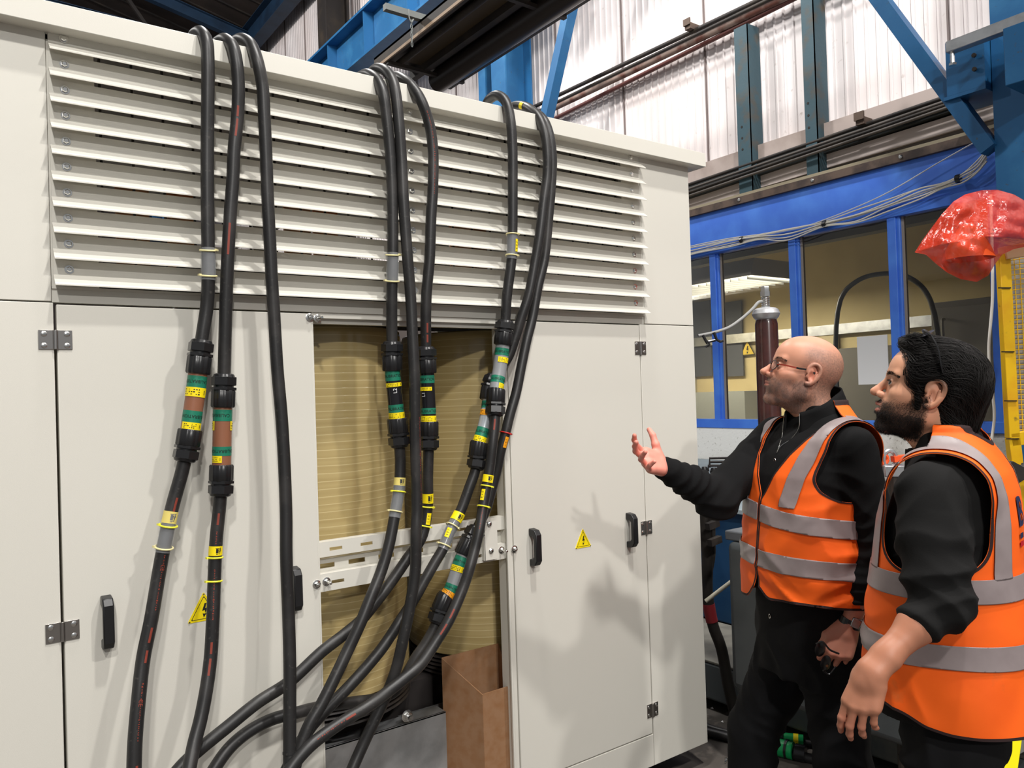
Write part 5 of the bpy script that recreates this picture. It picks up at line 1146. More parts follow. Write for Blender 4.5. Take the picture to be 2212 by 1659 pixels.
# head frame: turned a little to his right of the chest, tilted up
hf = np.array([-.72, .69, 0]); hf /= np.linalg.norm(hf); up_ = np.array([0, 0, 1.0]); tl = math.radians(16)
H1 = Frame(HC, hf*math.cos(tl)+up_*math.sin(tl), up_*math.cos(tl)-hf*math.sin(tl))
Fh = head_field(.00155, False, 1.5, H1.l(T1.w((-.03, 0, 1.45))))
V, Q = Fh.mesh(); V = relax(V, Q, 1, .3)
x, y, z = V[:, 0], V[:, 1], V[:, 2]; ay = np.abs(y)
base = np.array(sr(204, 146, 120)); C = np.tile(base, (len(V), 1)); n1 = nz(V, 60, 60, 60)[:, None]; n2 = nz(V, 14, 14, 14, 3)[:, None]
C = C*(1+.05*n1+.06*n2)
def blend(C, m_, c_): return C*(1-m_[:, None])+np.array(c_)[None]*m_[:, None]
red = np.exp(-(((x-.106)/.016)**2+(y/.018)**2+((z+.014)/.016)**2))*.55+np.exp(-(((ay-.078)/.012)**2+((x+.014)/.028)**2+((z)/.036)**2))*.55+.18*np.exp(-(((x-.06)/.03)**2+((ay-.045)/.02)**2+((z+.012)/.02)**2))
C = blend(C, np.clip(red, 0, 1), sr(206, 112, 92))
lips = np.exp(-(((z+.0485)/.0075)**4+(y/.021)**6))*(x > .086); C = blend(C, lips*.75, sr(176, 98, 88))
sc = sst(-.035, .0, -x)*sst(.112, .060, z)*(z > -.12)*(1-np.exp(-(((ay-.08)/.011)**2+((x+.014)/.03)**2+((z)/.036)**2)*.8)); sc = sc
C = blend(C, np.clip(sc*(.62+.35*nz(V, 230, 230, 230)), 0, .85), sr(118, 94, 84))
bz = sst(-.012, -.034, z+.30*np.maximum(0, .045-x)*0-.25*(x-.02)*(x > .02)*0); bmask = bz*sst(-.016, -.002, x)*(1-sst(-.095, -.125, z))*(1-lips)
bmask = bmask*(1-np.exp(-((y/.014)**2+((z+.020)/.012)**2)*1.0)*(x > .09)); cheek = np.exp(-(((ay-.042)/.02)**2+((x-.058)/.028)**2+((z+.02)/.018)**2)); bmask = np.clip(bmask-cheek*.8, 0, 1)
C = blend(C, bmask*np.clip(.66+.6*n1[:, 0], 0, 1), sr(122, 98, 90))
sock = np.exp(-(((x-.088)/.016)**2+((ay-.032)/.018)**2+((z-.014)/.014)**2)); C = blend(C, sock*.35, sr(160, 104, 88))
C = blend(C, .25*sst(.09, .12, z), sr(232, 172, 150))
parts_V = [H1.w(V)]; parts_Q = [Q]; parts_C = [C]
HV, HN, HB = V, vnorm(V, Q), bmask; SCM = sc
# arms
elb_r = PD(1548, 1072, 2.43); sh_r = T1.w((0.0, -.185, 1.40)); wr_r = PD(1432, 1010, 2.35)
sh_l = T1.w((-.01, .178, 1.385)); elb_l = T1.w((-.035, .240, 1.11)); wr_l = PD(1833, 1352, 2.20)
# hand 1: palm facing the camera and up, fingers to the left, thumb up
tc = CAM-wr_r; tc /= np.linalg.norm(tc)
hx = PD(1372, 985, 2.27)-wr_r; hx /= np.linalg.norm(hx)
hzv = -tc*.80+np.array([0, 0, -.45]); hzv -= hx*(hzv@hx); hzv /= np.linalg.norm(hzv); hy = np.cross(hzv, hx)
if hy[2] < 0: hy = -hy
lo = wr_r-.22; hi = wr_r+.22
Fa = Field(lo, hi, .0019)
Cp = hand_caps([(12, 18, 12), (14, 22, 14), (20, 26, 16), (26, 30, 18)], spread=(9, 1, -8, -16), thumb=((.018, .024, -.006), (.042, .058, -.022), (.050, .086, -.026), (.052, .110, -.020)), size=.98)
hand_into(Fa, Cp, wr_r, (hx, hy, hzv)); fd = (elb_r-wr_r)/np.linalg.norm(elb_r-wr_r)
Fa.cone(wr_r+hx*.02, wr_r+fd*.05, .021, .024, k=.015); Fa.cone(wr_r+fd*.05, wr_r+fd*.2, .024, .03, k=.01)
V, Q = Fa.mesh(); V = relax(V, Q, 1, .3); t_ = (V-wr_r)@hx; palm = -(V-wr_r)@hzv; C = np.tile(np.array(sr(222, 150, 130)), (len(V), 1)); C = blend(C, sst(.0, .012, palm)*.6, sr(236, 150, 136)); C = blend(C, sst(.12, .17, t_)*.4, sr(214, 128, 108)); C *= (1+.07*nz(V, 60, 60, 60)[:, None])
parts_V.append(V); parts_Q.append(Q); parts_C.append(C)
# hand 2: hangs at his left side, back of the hand to the camera, fingers curled round folded sunglasses
tc = CAM-wr_l; tc /= np.linalg.norm(tc); hx2 = PD(1812, 1400, 2.185)-wr_l; hx2 /= np.linalg.norm(hx2); hz2 = tc-hx2*(tc@hx2); hz2 += T1.M[1]*.2; hz2 -= hx2*(hz2@hx2); hz2 /= np.linalg.norm(hz2); hy2 = np.cross(hz2, hx2)
if (hy2@RC[0]) > 0: hy2 = -hy2
Fa = Field(wr_l-.21, wr_l+.21, .0019)
Cp = hand_caps([(50, 55, 30), (52, 60, 30), (55, 62, 30), (58, 62, 30)], spread=(3, 0, -3, -6), thumb=((.018, .024, -.004), (.050, .044, -.010), (.078, .046, -.020), (.098, .040, -.032)), size=.98)
hand_into(Fa, Cp, wr_l, (hx2, hy2, hz2)); fd = (elb_l-wr_l)/np.linalg.norm(elb_l-wr_l); Fa.cone(wr_l+hx2*.02, wr_l+fd*.05, .022, .025, k=.015); Fa.cone(wr_l+fd*.05, wr_l+fd*.19, .025, .03, k=.01)
V, Q = Fa.mesh(); V = relax(V, Q, 1, .3); C = np.tile(np.array(sr(196, 134, 112)), (len(V), 1)); t_ = (V-wr_l)@hx2; C = blend(C, sst(.07, .10, t_)*.35, sr(206, 124, 104)); C *= (1+.07*nz(V, 60, 60, 60)[:, None]); parts_V.append(V); parts_Q.append(Q); parts_C.append(C)
# trunk, upper arms and legs inside the clothes
hipz = .86
def body_core(fr, shl, elbl, shr, elbr, kneel, kneer, footl, footr, hz_=.88, htop=1.44):
    L = fr.l; F = Field((-.5, -.55, 0), (.6, .5, 1.56), .012)
    F.loft([(hz_-.08, 0, 0, .09, .14), (hz_+.10, 0, 0, .09, .13), (hz_+.30, 0, 0, .095, .14), (htop-.10, -.01, 0, .09, .14), (htop-.03, -.02, 0, .055, .09), (htop, -.02, 0, .04, .05)], k=.02)
    for a, b in ((shl, elbl), (shr, elbr)): F.cone(L(a), L(b), .045, .036, k=.03)
    for s, kn, ft in ((1, kneel, footl), (-1, kneer, footr)): F.cone((0, .08*s, hz_-.05), kn, .060, .048, k=.03); F.cone(kn, (ft[0], ft[1], .09), .05, .036, k=.02); F.cone((ft[0]-.05, ft[1], .045), (ft[0]+.14, ft[1], .03), .032, .026, k=.02)
    return F
K1L, K1R, F1L, F1R = (.035, .135, .48), (.150, -.14, .48), (-.01, .15, .0), (.17, -.17, .0)
Fb = body_core(T1, sh_l, elb_l, sh_r, elb_r, K1L, K1R, F1L, F1R, .86, 1.47); Fb.cone(T1.l(elb_r), T1.l(wr_r+(elb_r-wr_r)*.35), .036, .028, k=.01); Fb.cone(T1.l(elb_l), T1.l(wr_l+(elb_l-wr_l)*.35), .036, .028, k=.01)
V, Q = Fb.mesh(); parts_V.append(T1.w(V)); parts_Q.append(Q); parts_C.append(np.tile(base, (len(V), 1)))
off = 0; QQ = []
for v, q in zip(parts_V, parts_Q): QQ.append(q+off); off += len(v)
MSK = skin_mat('skin'); bd = link_mesh('body', np.vstack(parts_V), np.vstack(QQ).tolist(), MSK, m1, True); col_attr(bd, np.clip(np.vstack(parts_C), 0, 1))
def eyes(Hf, parent, gaze=(1, 0, .1)):
    for s in (-1, 1):
        c_ = Hf.w((.0752, .031*s, .0135)); g_ = (np.array(gaze, float)+np.array([0, .42*(s > 0), 0])) @ Hf.M; g_ /= np.linalg.norm(g_)
        e = MB().lathe([(.0001, -.0128)]+[(.0128*math.sin(a), -.0128*math.cos(a)) for a in np.linspace(.2, math.pi-.05, 14)], c_, 20, tuple(g_)).build('eye', MEYE, parent, smooth=True)
        MB().lathe([(.0070, .0109), (.0045, .0121), (.0005, .0129)], c_, 20, tuple(g_)).build('iris', MIRIS, e, smooth=True)
eyes(H1, m1)
def brows(Hf, parent, m_, n, th, seed):
    rs = np.random.RandomState(seed); R = []; D = []
    for s in (-1, 1):
        for i in range(n):
            t = rs.uniform(0, 1); p = np.array([.0915-.026*t**1.7, (.011+.046*t)*s, .0315+.008*math.sin(t*2.6)-.006*t+rs.uniform(-th, th)*(1.1-t*.7)]); R.append(Hf.w(p)); D.append(np.array([.35, s*.9, .25-.5*t]) @ Hf.M)
    return hairs('eyebrow', R, D, .009, .0007, m_, parent, 3, .2, seed)
brows(H1, m1, mat('brow_dark', (.05, .035, .028), .6), 260, .0030, 3)
# grey stubble
rs = np.random.RandomState(7); pr = HB**1.0; idx = rs.choice(len(HV), 6000, p=pr/pr.sum()); HNw = HN @ H1.M
hairs('beard_stubble', H1.w(HV[idx]), HNw[idx]+np.array([0, 0, -.8])+np.array(H1.M[0])*.2, .0030, .00026, MGREYH, m1, 2, .2, 4)
idx = rs.choice(len(HV), 4200, p=pr/pr.sum()); hairs('beard_stubble', H1.w(HV[idx]), HNw[idx]+np.array([0, 0, -.8]), .0030, .00026, MSTUB, m1, 2, .2, 5)
# glasses
gl = MB(); sp = lambda pts, r, n=8: gl.tube(spline([H1.w(p) for p in pts], .003), r, n)
for s in (-1, 1):
    rim = [(.101+.000*math.cos(a)-.006*max(0, (math.cos(a)*s*s))*0-.22*(.0)+(-.010)*((.034+.022*math.cos(a))/.056)**2, s*(.034+.0225*math.cos(a)), .010+.0145*math.sin(a)*(1 if math.sin(a) > 0 else 1)) for a in np.linspace(0, 2*math.pi, 25)]
    gl.tube([H1.w(p) for p in rim], .0013, 6, False)
sp([(.100, -.012, .014), (.103, 0, .018), (.100, .012, .014)], .0014)
go = gl.build('glasses', mat('dark_frame', (.02, .015, .015), .3, .5), m1, smooth=True)
for s in (-1, 1):
    rim = [H1.w((.1005-.010*((.034+.022*math.cos(a))/.056)**2, s*(.034+.0225*math.cos(a)), .010+.0145*math.sin(a))) for a in np.linspace(0, 2*math.pi, 24, endpoint=False)]
    MB().add(rim, [tuple(range(24))]).build('lens', MLENS, go)
    tp = MB(); a = spline([H1.w(p) for p in ((.091, .056*s, .012), (.080, .068*s, .014), (.03, .078*s, .014), (-.005, .081*s, .015), (-.022, .082*s, .004), (-.030, .080*s, -.014))], .004)
    for i in range(len(a)-1): tp.beam(a[i], a[i+1], .0018, .0046)
    tp.build('temple_arm', mat('temple_red', sr(150, 60, 44), .35) if s > 0 else MNYL, go)
    b_ = MB(); 
    for i in range(int(len(a)*.42), len(a)-1): b_.beam(a[i], a[i+1], .0024, .0052)
    b_.build('temple_tip', MNYL, go)
# ------------------------------------------------------------------ clothes
TOR1 = [(.80, .012, 0, .164, .200), (.90, .014, 0, .168, .204), (1.00, .016, 0, .166, .200), (1.10, .016, 0, .160, .196), (1.20, .012, 0, .152, .194), (1.30, .004, 0, .140, .192), (1.36, -.004, 0, .122, .188), (1.405, -.012, 0, .100, .176), (1.44, -.022, 0, .076, .140), (1.475, -.028, 0, .066, .098), (1.505, -.030, 0, .058, .070)]
TOR1 = [(z_, cx_, cy_, a_*1.05, b_*(1.05 if z_ < 1.35 else 1.0)) for z_, cx_, cy_, a_, b_ in TOR1]
def arm_sleeve(F, sh, el, wr, r0, r1, r2, r3, k=.03):
    F.cone(sh, el, r0, r1, k=k); F.cone(el, el+(np.array(wr)-el)*.5, r1, r2, k=.02); F.cone(el+(np.array(wr)-el)*.5, wr, r2, r3, k=.01)
F = Field((-.35, -.55, .955), (.75, .42, 1.56), .0055)
F.loft(TOR1, k=.02); L = T1.l
srL, seL, swL = L(sh_l), L(elb_l), L(wr_l); srR, seR, swR = L(sh_r), L(elb_r), L(wr_r)
arm_sleeve(F, srL, seL, swL+(seL-swL)*.08, .062, .054, .050, .036); arm_sleeve(F, srR, seR, swR+(seR-swR)*.05, .068, .062, .052, .038)
F.ell(seR+np.array([0, 0, -.02]), (.06, .06, .055), k=.03)
V, Q = F.mesh(); V = relax(V, Q, 2)
def fold1(V):
    d = crease(V, [(.007, (V[0]*0+1), 14, 2.0, seR, (.10, .10, .09)), (.006, (1, .4, .9), 24, 1.6, seR+(swR-seR)*.5, (.10, .09, .07)), (.005, (.3, 0, 1), 20, 2, seL, (.07, .08, .12)), (.004, (.2, 0, 1), 32, 1.2, seL+(swL-seL)*.65, (.06, .06, .10)), (.004, (1, 0, 1.2), 16, 1.5, srR+(seR-srR)*.5, (.09, .09, .09)), (.004, (0, .5, 1), 15, 2, srL+(seL-srL)*.4, (.09, .07, .10))])
    return d
garment('sweatshirt', T1, V, Q, MBLACK, m1, folds=fold1)
# raised collar, open in front
def collar(fr, c0, rad0, rad1, z0, z1f, z1b, gap, lean, m_, parent, name='collar', th=.005):
    V = []; F_ = []; na, nh = 48, 7
    for i in range(na+1):
        a = math.radians(gap+(360-2*gap)*i/na); cs = math.cos(a); bk = (1-cs)/2
        for j in range(nh):
            t = j/(nh-1); rr = rad0+(rad1-rad0)*t+.010*(t**2)*(1-bk)+.004*math.sin(a*5+t*2)*t; zz = z0[0]*(1-bk)+z0[1]*bk; z1 = z1f*(1-bk)+z1b*bk
            V.append((c0[0]+lean*t+rr*cs*1.02, c0[1]+rr*math.sin(a)*1.0, zz+(z1-zz)*t))
    for i in range(na):
        for j in range(nh-1): F_.append((i*nh+j, (i+1)*nh+j, (i+1)*nh+j+1, i*nh+j+1))
    o = garment(name, fr, np.array(V), np.array(F_), m_, parent, solid=th); return o
nk = T1.l(H1.w((-.03, 0, -.13)))
collar(T1, (-.022, 0), .098, .072, (1.405, 1.470), 1.482, 1.560, 25, .010, MBLACK, m1)
# half zip with puller
zp_ = MB(); pz = [T1.w(p) for p in ((.066, .038, 1.482), (.072, .040, 1.440), (.088, .024, 1.408), (.112, .004, 1.385), (.123, 0, 1.366))]; pz2 = [T1.w((p[0], -p[1], p[2])) for p in ((.066, .038, 1.482), (.072, .040, 1.440), (.088, .024, 1.408), (.112, .004, 1.385), (.123, 0, 1.366))]
zp_.tube(spline(pz, .004), .0011, 6).tube(spline(pz2, .004), .0011, 6); P = T1.w((.131, 0, 1.358)); zp_.beam(P, P+np.array([0, 0, -.010]), .006, .004).tube([P+np.array([0, 0, -.016])+T1.M[1]*.0045*math.cos(t)+up_*.007*math.sin(t) for t in np.linspace(0, 6.28, 15)], .0014, 6, False)
zp_.build('zip', MZINC, m1, smooth=True)
# vest
def vest(fr, TAB, zhem, region, bands, m_, parent, h=.0055, off=.014, fold=None, shoulders=(), extra=None):
    lo = (-.32, -.32, zhem-.07); F = Field(lo, (.34, .32, 1.56), h); F.loft(TAB, k=.02)
    for c_, r_ in shoulders: F.ell(c_, r_, k=.04)
    V, Q = F.mesh(off); V = relax(V, Q, 2)
    if fold is not None: V = V+vnorm(V, Q)*fold(V)[:, None]
    T = tris(Q); g_ = region(V); Vv, Tt = clip(V, T, g_)
    o = garment('vest', fr, Vv, Tt, m_, parent, solid=.0015)
    # binding along every edge
    Vb, Tb = clip(V, T, g_); gb = region(Vb); Vb, Tb = clip(Vb, Tb, -.0065-gb)
    if len(Tb): nrm = vnorm(Vb, Tb); garment('binding', fr, Vb+nrm*.0022, Tb, MBIND, o)
    nall = vnorm(V, T)
    for nm, fb in bands:
        f = np.maximum(fb(V), g_+.006); Vc, Tc = clip(V+nall*.0046, T, f)
        if len(Tc): garment(nm, fr, Vc, Tc, MTAPE, o, solid=.0006)
    return o, (V, T, g_)
def reg1(V):
    x, y, z = V.T; ay = np.abs(y)
    hem = (.915+.10*x+.02*np.sin(y*7)-z+.10*sst(.07, .0, np.abs(y+.005))*(x > 0)*.35)
    arm = ay-(.184-.014*sst(1.40, 1.32, z)+.10*np.clip((1.32-z)/.11, 0, 1)**2.5)
    arm = np.where(z > 1.20, arm, -1)
    neck = np.where(x > -.02, (z-1.205)*.45-ay*.98*1.0+.0, np.hypot(x+.03, y)*-1+.085)
    neck = np.where(x > -.02, np.minimum((z-1.235)*.58-ay, .5), .082-np.hypot(x+.03, y)-0*z); neck = np.where(z > 1.225, neck, -1)
    front = np.where((x > 0) & (z < 1.245), .0012-np.abs(y+.004+.05*sst(1.02, .90, z)*0), -1)
    split = np.where((x > 0) & (z < 1.02), (1.02-z)*.22-np.abs(y+.004)-.001, -1)
    return np.maximum.reduce([hem, arm, neck, front, split])
def between(v, a, b): return np.maximum(a-v, v-b)
B1_ = [('reflective_tape', lambda V: between(V[:, 2]-.13*V[:, 0]+.012*np.sin(V[:, 1]*9), 1.140, 1.192)), ('reflective_tape', lambda V: between(V[:, 2]-.10*V[:, 0]+.01*np.sin(V[:, 1]*7+1), 1.020, 1.072)),
       ('reflective_tape', lambda V: np.maximum(between(V[:, 1]-.100-(V[:, 2]-1.19)*.20, -.026, .026), 1.194-V[:, 2]+.13*V[:, 0])),
       ('reflective_tape', lambda V: np.maximum(between(-V[:, 1]-.100-(V[:, 2]-1.19)*.20, -.026, .026), 1.194-V[:, 2]+.13*V[:, 0]))]
def vf1(V):
    return crease(V, [(.006, (.2, .8, 1), 11, 2.0, (.13, .05, 1.08), (.12, .14, .10)), (.007, (0, .7, 1), 10, 2.2, (.12, .10, .95), (.14, .14, .09)), (.004, (.2, -.6, 1), 13, 1.5, (.12, -.10, 1.06), (.1, .1, .12)), (.006, (.3, .3, 1), 12, 2, (.0, .2, 1.08), (.15, .08, .14)), (.0025, (0, 1, .2), 9, 1, (.12, 0, 1.32), (.1, .2, .12))])
v1, vd1 = vest(T1, TOR1, .90, reg1, B1_, MORG, m1, fold=vf1, shoulders=[((-.012, .165, 1.380), (.074, .062, .066)), ((-.012, -.165, 1.380), (.074, .062, .066))])
P = T1.w((.152, .085, 1.128)); MB().beam(P-T1.M[1]*.011, P+T1.M[1]*.011, .004, .010).build('care_tag', mat('tag_pale', sr(210, 210, 200), .5), v1)
P = T1.w((.170, .004, .905)); zz = MB().beam(P, P-up_*.02, .005, .003).tube([P-up_*.026+T1.M[1]*.004*math.cos(t)+up_*.006*math.sin(t) for t in np.linspace(0, 6.28, 13)], .0013, 6, False); zz.build('zip_puller', MZINC, v1, smooth=True)
# trousers
def trousers(fr, hz_, kl, kr, fl_, fr2, a, b, m_, parent, folds, th=.098, kn=.080, cf=.078, h=.007, crot=.72, cx=.0, ztop=.98):
    F = Field((-.30, -.36, .02), (.36, .36, ztop+.02), h)
    F.loft([(crot+.02, cx, 0, a*.98, b*.97), (crot+.12, cx, 0, a, b), (ztop, cx, 0, a*.96, b*.93)], k=.02)
    for s, kk, ff in ((1, kl, fl_), (-1, kr, fr2)):
        F.cone((cx, b*.50*s, crot+.07), kk, th, kn, k=.035); F.cone(kk, (ff[0]-.01, ff[1], .11), kn, cf, k=.02)
    V, Q = F.mesh(); V = relax(V, Q, 2); return garment('trousers', fr, V, Q, m_, parent, folds=folds)
def tf1(V): return crease(V, [(.006, (.5, .3, 1), 8, 2.5, (.08, .10, .74), (.14, .14, .12)), (.006, (.5, -.3, 1), 8, 2.5, (.08, -.10, .74), (.14, .14, .12)), (.006, (.2, .3, 1), 7, 2.5, (.05, -.13, .50), (.14, .12, .2)), (.006, (.2, -.3, 1), 7, 2.5, (.05, .13, .50), (.14, .12, .2))])
trousers(T1, .86, K1L, K1R, F1L, F1R, .150, .188, MTROU, m1, tf1, crot=.68, th=.104, kn=.078, cf=.074, cx=.02, ztop=1.0)
def shoes(fr, f1_, f2_, parent):
    for f_ in (f1_, f2_):
        F = Field((f_[0]-.16, f_[1]-.09, -.01), (f_[0]+.24, f_[1]+.09, .15), .006); F.cone((f_[0]-.05, f_[1], .05), (f_[0]+.15, f_[1], .038), .046, .040, k=.01); F.cone((f_[0]-.02, f_[1], .05), (f_[0]-.03, f_[1], .11), .046, .045, k=.02)
        F.put(lambda X, Y, Z: Z+0*X+0*Y-.002, (f_[0]-.2, f_[1]-.1, -.1), (f_[0]+.3, f_[1]+.1, .0), 0, '-'); V, Q = F.mesh(); garment('shoe', fr, V, Q, MNYL, parent)
shoes(T1, F1L, F1R, m1)
# wrist watch
fd = (elb_l-wr_l)/np.linalg.norm(elb_l-wr_l); wc_ = wr_l+fd*.012; a1 = np.cross(fd, hz2); a1 /= np.linalg.norm(a1); a2 = np.cross(a1, fd)
wt = MB()
for k in range(24):
    t, t2 = 2*math.pi*k/24, 2*math.pi*(k+1)/24; p = wc_+(a1*math.cos(t)*.030+a2*math.sin(t)*.026); q_ = wc_+(a1*math.cos(t2)*.030+a2*math.sin(t2)*.026); wt.beam(p, q_, .0035, .022, up=tuple(fd))
wo = wt.build('wrist_watch', MNYL, m1); P = wc_+hz2*.027-hy2*.012; MB().beam(P-fd*.014, P+fd*.014, .026, .008, up=tuple(hz2)).build('watch_case', mat('watch_metal', (.35, .36, .38), .2, .9), wo, bevel=.003)
# folded sunglasses held in the left hand
sg_ = thing('sunglasses', 'folded black sunglasses hanging from the bald man left hand', 'glasses', PD(1785, 1415, 2.15))
gb = MB(); c1, c2 = PD(1772, 1398, 2.16), PD(1800, 1425, 2.15)
for cc in (PD(1772, 1402, 2.15), PD(1784, 1432, 2.15)): gb.lathe([(.006, -.002), (.019, -.0015), (.021, 0), (.019, .0015), (.006, .002)], cc, 20, tuple(-RC[2]+RC[0]*.5))
gb.tube(spline([PD(1763, 1391, 2.15), PD(1776, 1386, 2.14), PD(1792, 1403, 2.14), PD(1812, 1412, 2.15)], .004), .0028, 6).tube(spline([PD(1778, 1448, 2.15), PD(1790, 1457, 2.15), PD(1806, 1440, 2.15)], .004), .0026, 6)
gb.build('frame_and_lenses', MNYL, sg_, smooth=True); MB().lathe([(.003, 0), (.004, .002)], PD(1786, 1438, 2.12), 10, tuple(-RC[2])).build('hinge_screw', MCOP, sg_)
# ================================================================== the younger man
HC2 = PD(2003, 852, 1.87); T2 = Frame((HC2[0]+.015, HC2[1]-.018, 0), (-.25, .968, 0))
m2 = thing('person', 'dark-haired bearded man in orange vest over a charcoal sweatshirt, looking up, sleeves pushed up', 'person', T2.w((0, 0, 0)))
hf = np.array([-.47, .883, 0]); tl = math.radians(13); H2 = Frame(HC2, hf*math.cos(tl)+up_*math.sin(tl), up_*math.cos(tl)-hf*math.sin(tl))
Fh = head_field(.0015, True, 1.25, H2.l(T2.w((-.015, 0, 1.385))))
V, Q = Fh.mesh(); V = relax(V, Q, 1, .3); x, y, z = V.T; ay = np.abs(y)
base2 = np.array(sr(210, 154, 124)); C = np.tile(base2, (len(V), 1)); n1 = nz(V, 60, 60, 60)[:, None]; n2 = nz(V, 12, 12, 12, 3)[:, None]; C = C*(1+.04*n1+.05*n2)
C = blend(C, np.clip(.35*np.exp(-(((x-.106)/.016)**2+(y/.018)**2+((z+.014)/.016)**2))+.35*np.exp(-(((ay-.078)/.012)**2+((x+.014)/.028)**2+((z)/.036)**2)), 0, 1), sr(206, 128, 104))
lips = np.exp(-(((z+.050)/.013)**6+(y/.024)**6))*(x > .080); C = blend(C, lips*.8, sr(196, 112, 100))
line = -.030+.55*np.maximum(0, .045-x)-.12*np.maximum(0, x-.05)
bm = sst(.012, -.012, z-line)*sst(-.012, .004, x)*(1-sst(-.100, -.120, z))*(1-lips*1.0)
mus = np.exp(-(((z+.036)/.005)**4+(y/.026)**6))*(x > .08); bm = np.clip(np.maximum(bm*(1-np.exp(-(((x-.095)/.02)**2+((z+.03)/.012)**2))*.0), mus*.9), 0, 1); bm = bm*(1-sst(-.032, -.026, z)*(x > .085)); bm = bm*(1-np.exp(-(((z+.050)/.009)**4+(y/.026)**4))*(x > .084))
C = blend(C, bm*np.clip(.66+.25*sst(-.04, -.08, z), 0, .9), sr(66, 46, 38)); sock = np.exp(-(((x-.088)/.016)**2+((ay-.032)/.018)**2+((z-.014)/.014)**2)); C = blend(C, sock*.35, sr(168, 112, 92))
hairm = sst(.004, -.004, x-.052+.0*z-.3*np.maximum(0, .09-z)*0-(z-.06)*.35)*sst(-.02, .02, z); hairm = np.clip(hairm*(1-np.exp(-(((ay-.08)/.012)**2+((x+.012)/.03)**2+((z)/.036)**2))*1.3), 0, 1)*(z > .0); C = blend(C, hairm*.9, sr(26, 20, 18))
pv, pq, pc = [H2.w(V)], [Q], [C]; HV2, HN2, HB2 = V, vnorm(V, Q), bm
# left arm (camera side): sleeve pushed up, bare forearm and hand
sh2l = T2.w((-.005, .175, 1.325)); el2l = PD(2032, 1298, 1.66); wr2l = PD(1884, 1448, 1.62)
sh2r = T2.w((.0, -.168, 1.335)); el2r = T2.w((.0, -.195, 1.07)); wr2r = T2.w((.03, -.185, .84))
tc = CAM-wr2l; tc /= np.linalg.norm(tc); hx = PD(1846, 1560, 1.61)-wr2l; hx /= np.linalg.norm(hx); hzv = tc-RC[0]*.35; hzv -= hx*(hzv@hx); hzv /= np.linalg.norm(hzv); hy = np.cross(hzv, hx)
if (hy@RC[0]) > 0: hy = -hy
Fa = Field(np.minimum(wr2l, el2l)-.13, np.maximum(wr2l, el2l)+np.array([.06, .06, .06]), .0021)
Fa = Field(np.minimum(wr2l-.20, el2l-.08), np.maximum(wr2l+.10, el2l+.06), .0021)
Cp = hand_caps([(14, 24, 14), (18, 28, 16), (22, 32, 18), (28, 34, 20)], spread=(2, 0, -3, -6), thumb=((.018, .024, -.012), (.046, .036, -.034), (.070, .034, -.046), (.090, .026, -.052)), size=.90)
hand_into(Fa, Cp, wr2l, (hx, hy, hzv)); fa = el2l-wr2l
Fa.cone(wr2l+hx*.025+hy*.004, wr2l+hx*.02-hy*.004, .020, k=.02); Fa.cone(wr2l-hx*.0, wr2l+fa*.22, .0215, .026, k=.018); Fa.cone(wr2l+fa*.22, wr2l+fa*.65, .026, .036, k=.02); Fa.cone(wr2l+fa*.65, el2l, .036, .038, k=.02)
for yy in (.010, -.012): Fa.cone(wr2l+hy*yy, wr2l+fa*.16+hy*yy, .014, .017, k=.015)
V, Q = Fa.mesh(); V = relax(V, Q, 1, .3); C = np.tile(np.array(sr(174, 118, 92)), (len(V), 1)); t_ = (V-wr2l)@hx
C = blend(C, sst(.08, .12, t_)*.35, sr(208, 132, 110)); C = blend(C, np.clip(nz(V, 25, 25, 25)*.5, 0, .3), sr(176, 120, 96)); pv.append(V); pq.append(Q); pc.append(C)
FV2, FQ2 = V, Q
K2L, K2R, F2L, F2R = (.03, .105, .46), (.03, -.11, .46), (.0, .12, .0), (.02, -.12, .0)
Fb = body_core(T2, sh2l, el2l, sh2r, el2r, K2L, K2R, F2L, F2R, .84, 1.40); Fb.cone(T2.l(el2r), T2.l(wr2r), .036, .028, k=.01); V, Q = Fb.mesh(); pv.append(T2.w(V)-np.array([0, 0, .05])*sst(1.3, 1.5, V[:, 2])[:, None]); pq.append(Q); pc.append(np.tile(base2, (len(V), 1)))
# far hand, hidden behind the body
Fa = Field(wr2r-.2, wr2r+.2, .004); hand_into(Fa, hand_caps([(20, 25, 15)]*4), wr2r, (-T2.M[2], T2.M[0], -T2.M[1])); V, Q = Fa.mesh(); pv.append(V); pq.append(Q); pc.append(np.tile(base2, (len(V), 1)))
off = 0; QQ = []
for v, q in zip(pv, pq): QQ.append(q+off); off += len(v)
bd = link_mesh('body', np.vstack(pv), np.vstack(QQ).tolist(), MSK, m2, True); col_attr(bd, np.clip(np.vstack(pc), 0, 1))
eyes(H2, m2, (1, .05, .15)); brows(H2, m2, MHAIR, 420, .0042, 8)
lsh = []; ld = []
rs = np.random.RandomState(2)
for s in (-1, 1):
    for t in np.linspace(0, 1, 26): lsh.append(H2.w((.0895-.007*t, (.020+.024*t)*s, .0175-.002*abs(t-.5)))); ld.append(np.array([.8, .2*s, .5]) @ H2.M)
hairs('eyelashes', lsh, ld, .005, .0005, MHAIR, m2, 2, .1, 3)
te = MB()
for k in range(-4, 5): te.beam(H2.w((.0905-.00065*k*k, .0048*k, -.0440)), H2.w((.0905-.00065*k*k, .0048*k, -.0500)), .0046, .004, up=tuple(H2.M[0]))
te.build('teeth', MTOOTH, m2, bevel=.0008)
MB().lathe([(.001, 0), (.010, .004), (.014, .010)], H2.w((.070, 0, -.052)), 16, tuple(H2.M[0])).build('mouth_inside', mat('mouth_dark', (.08, .02, .018), .5), m2)
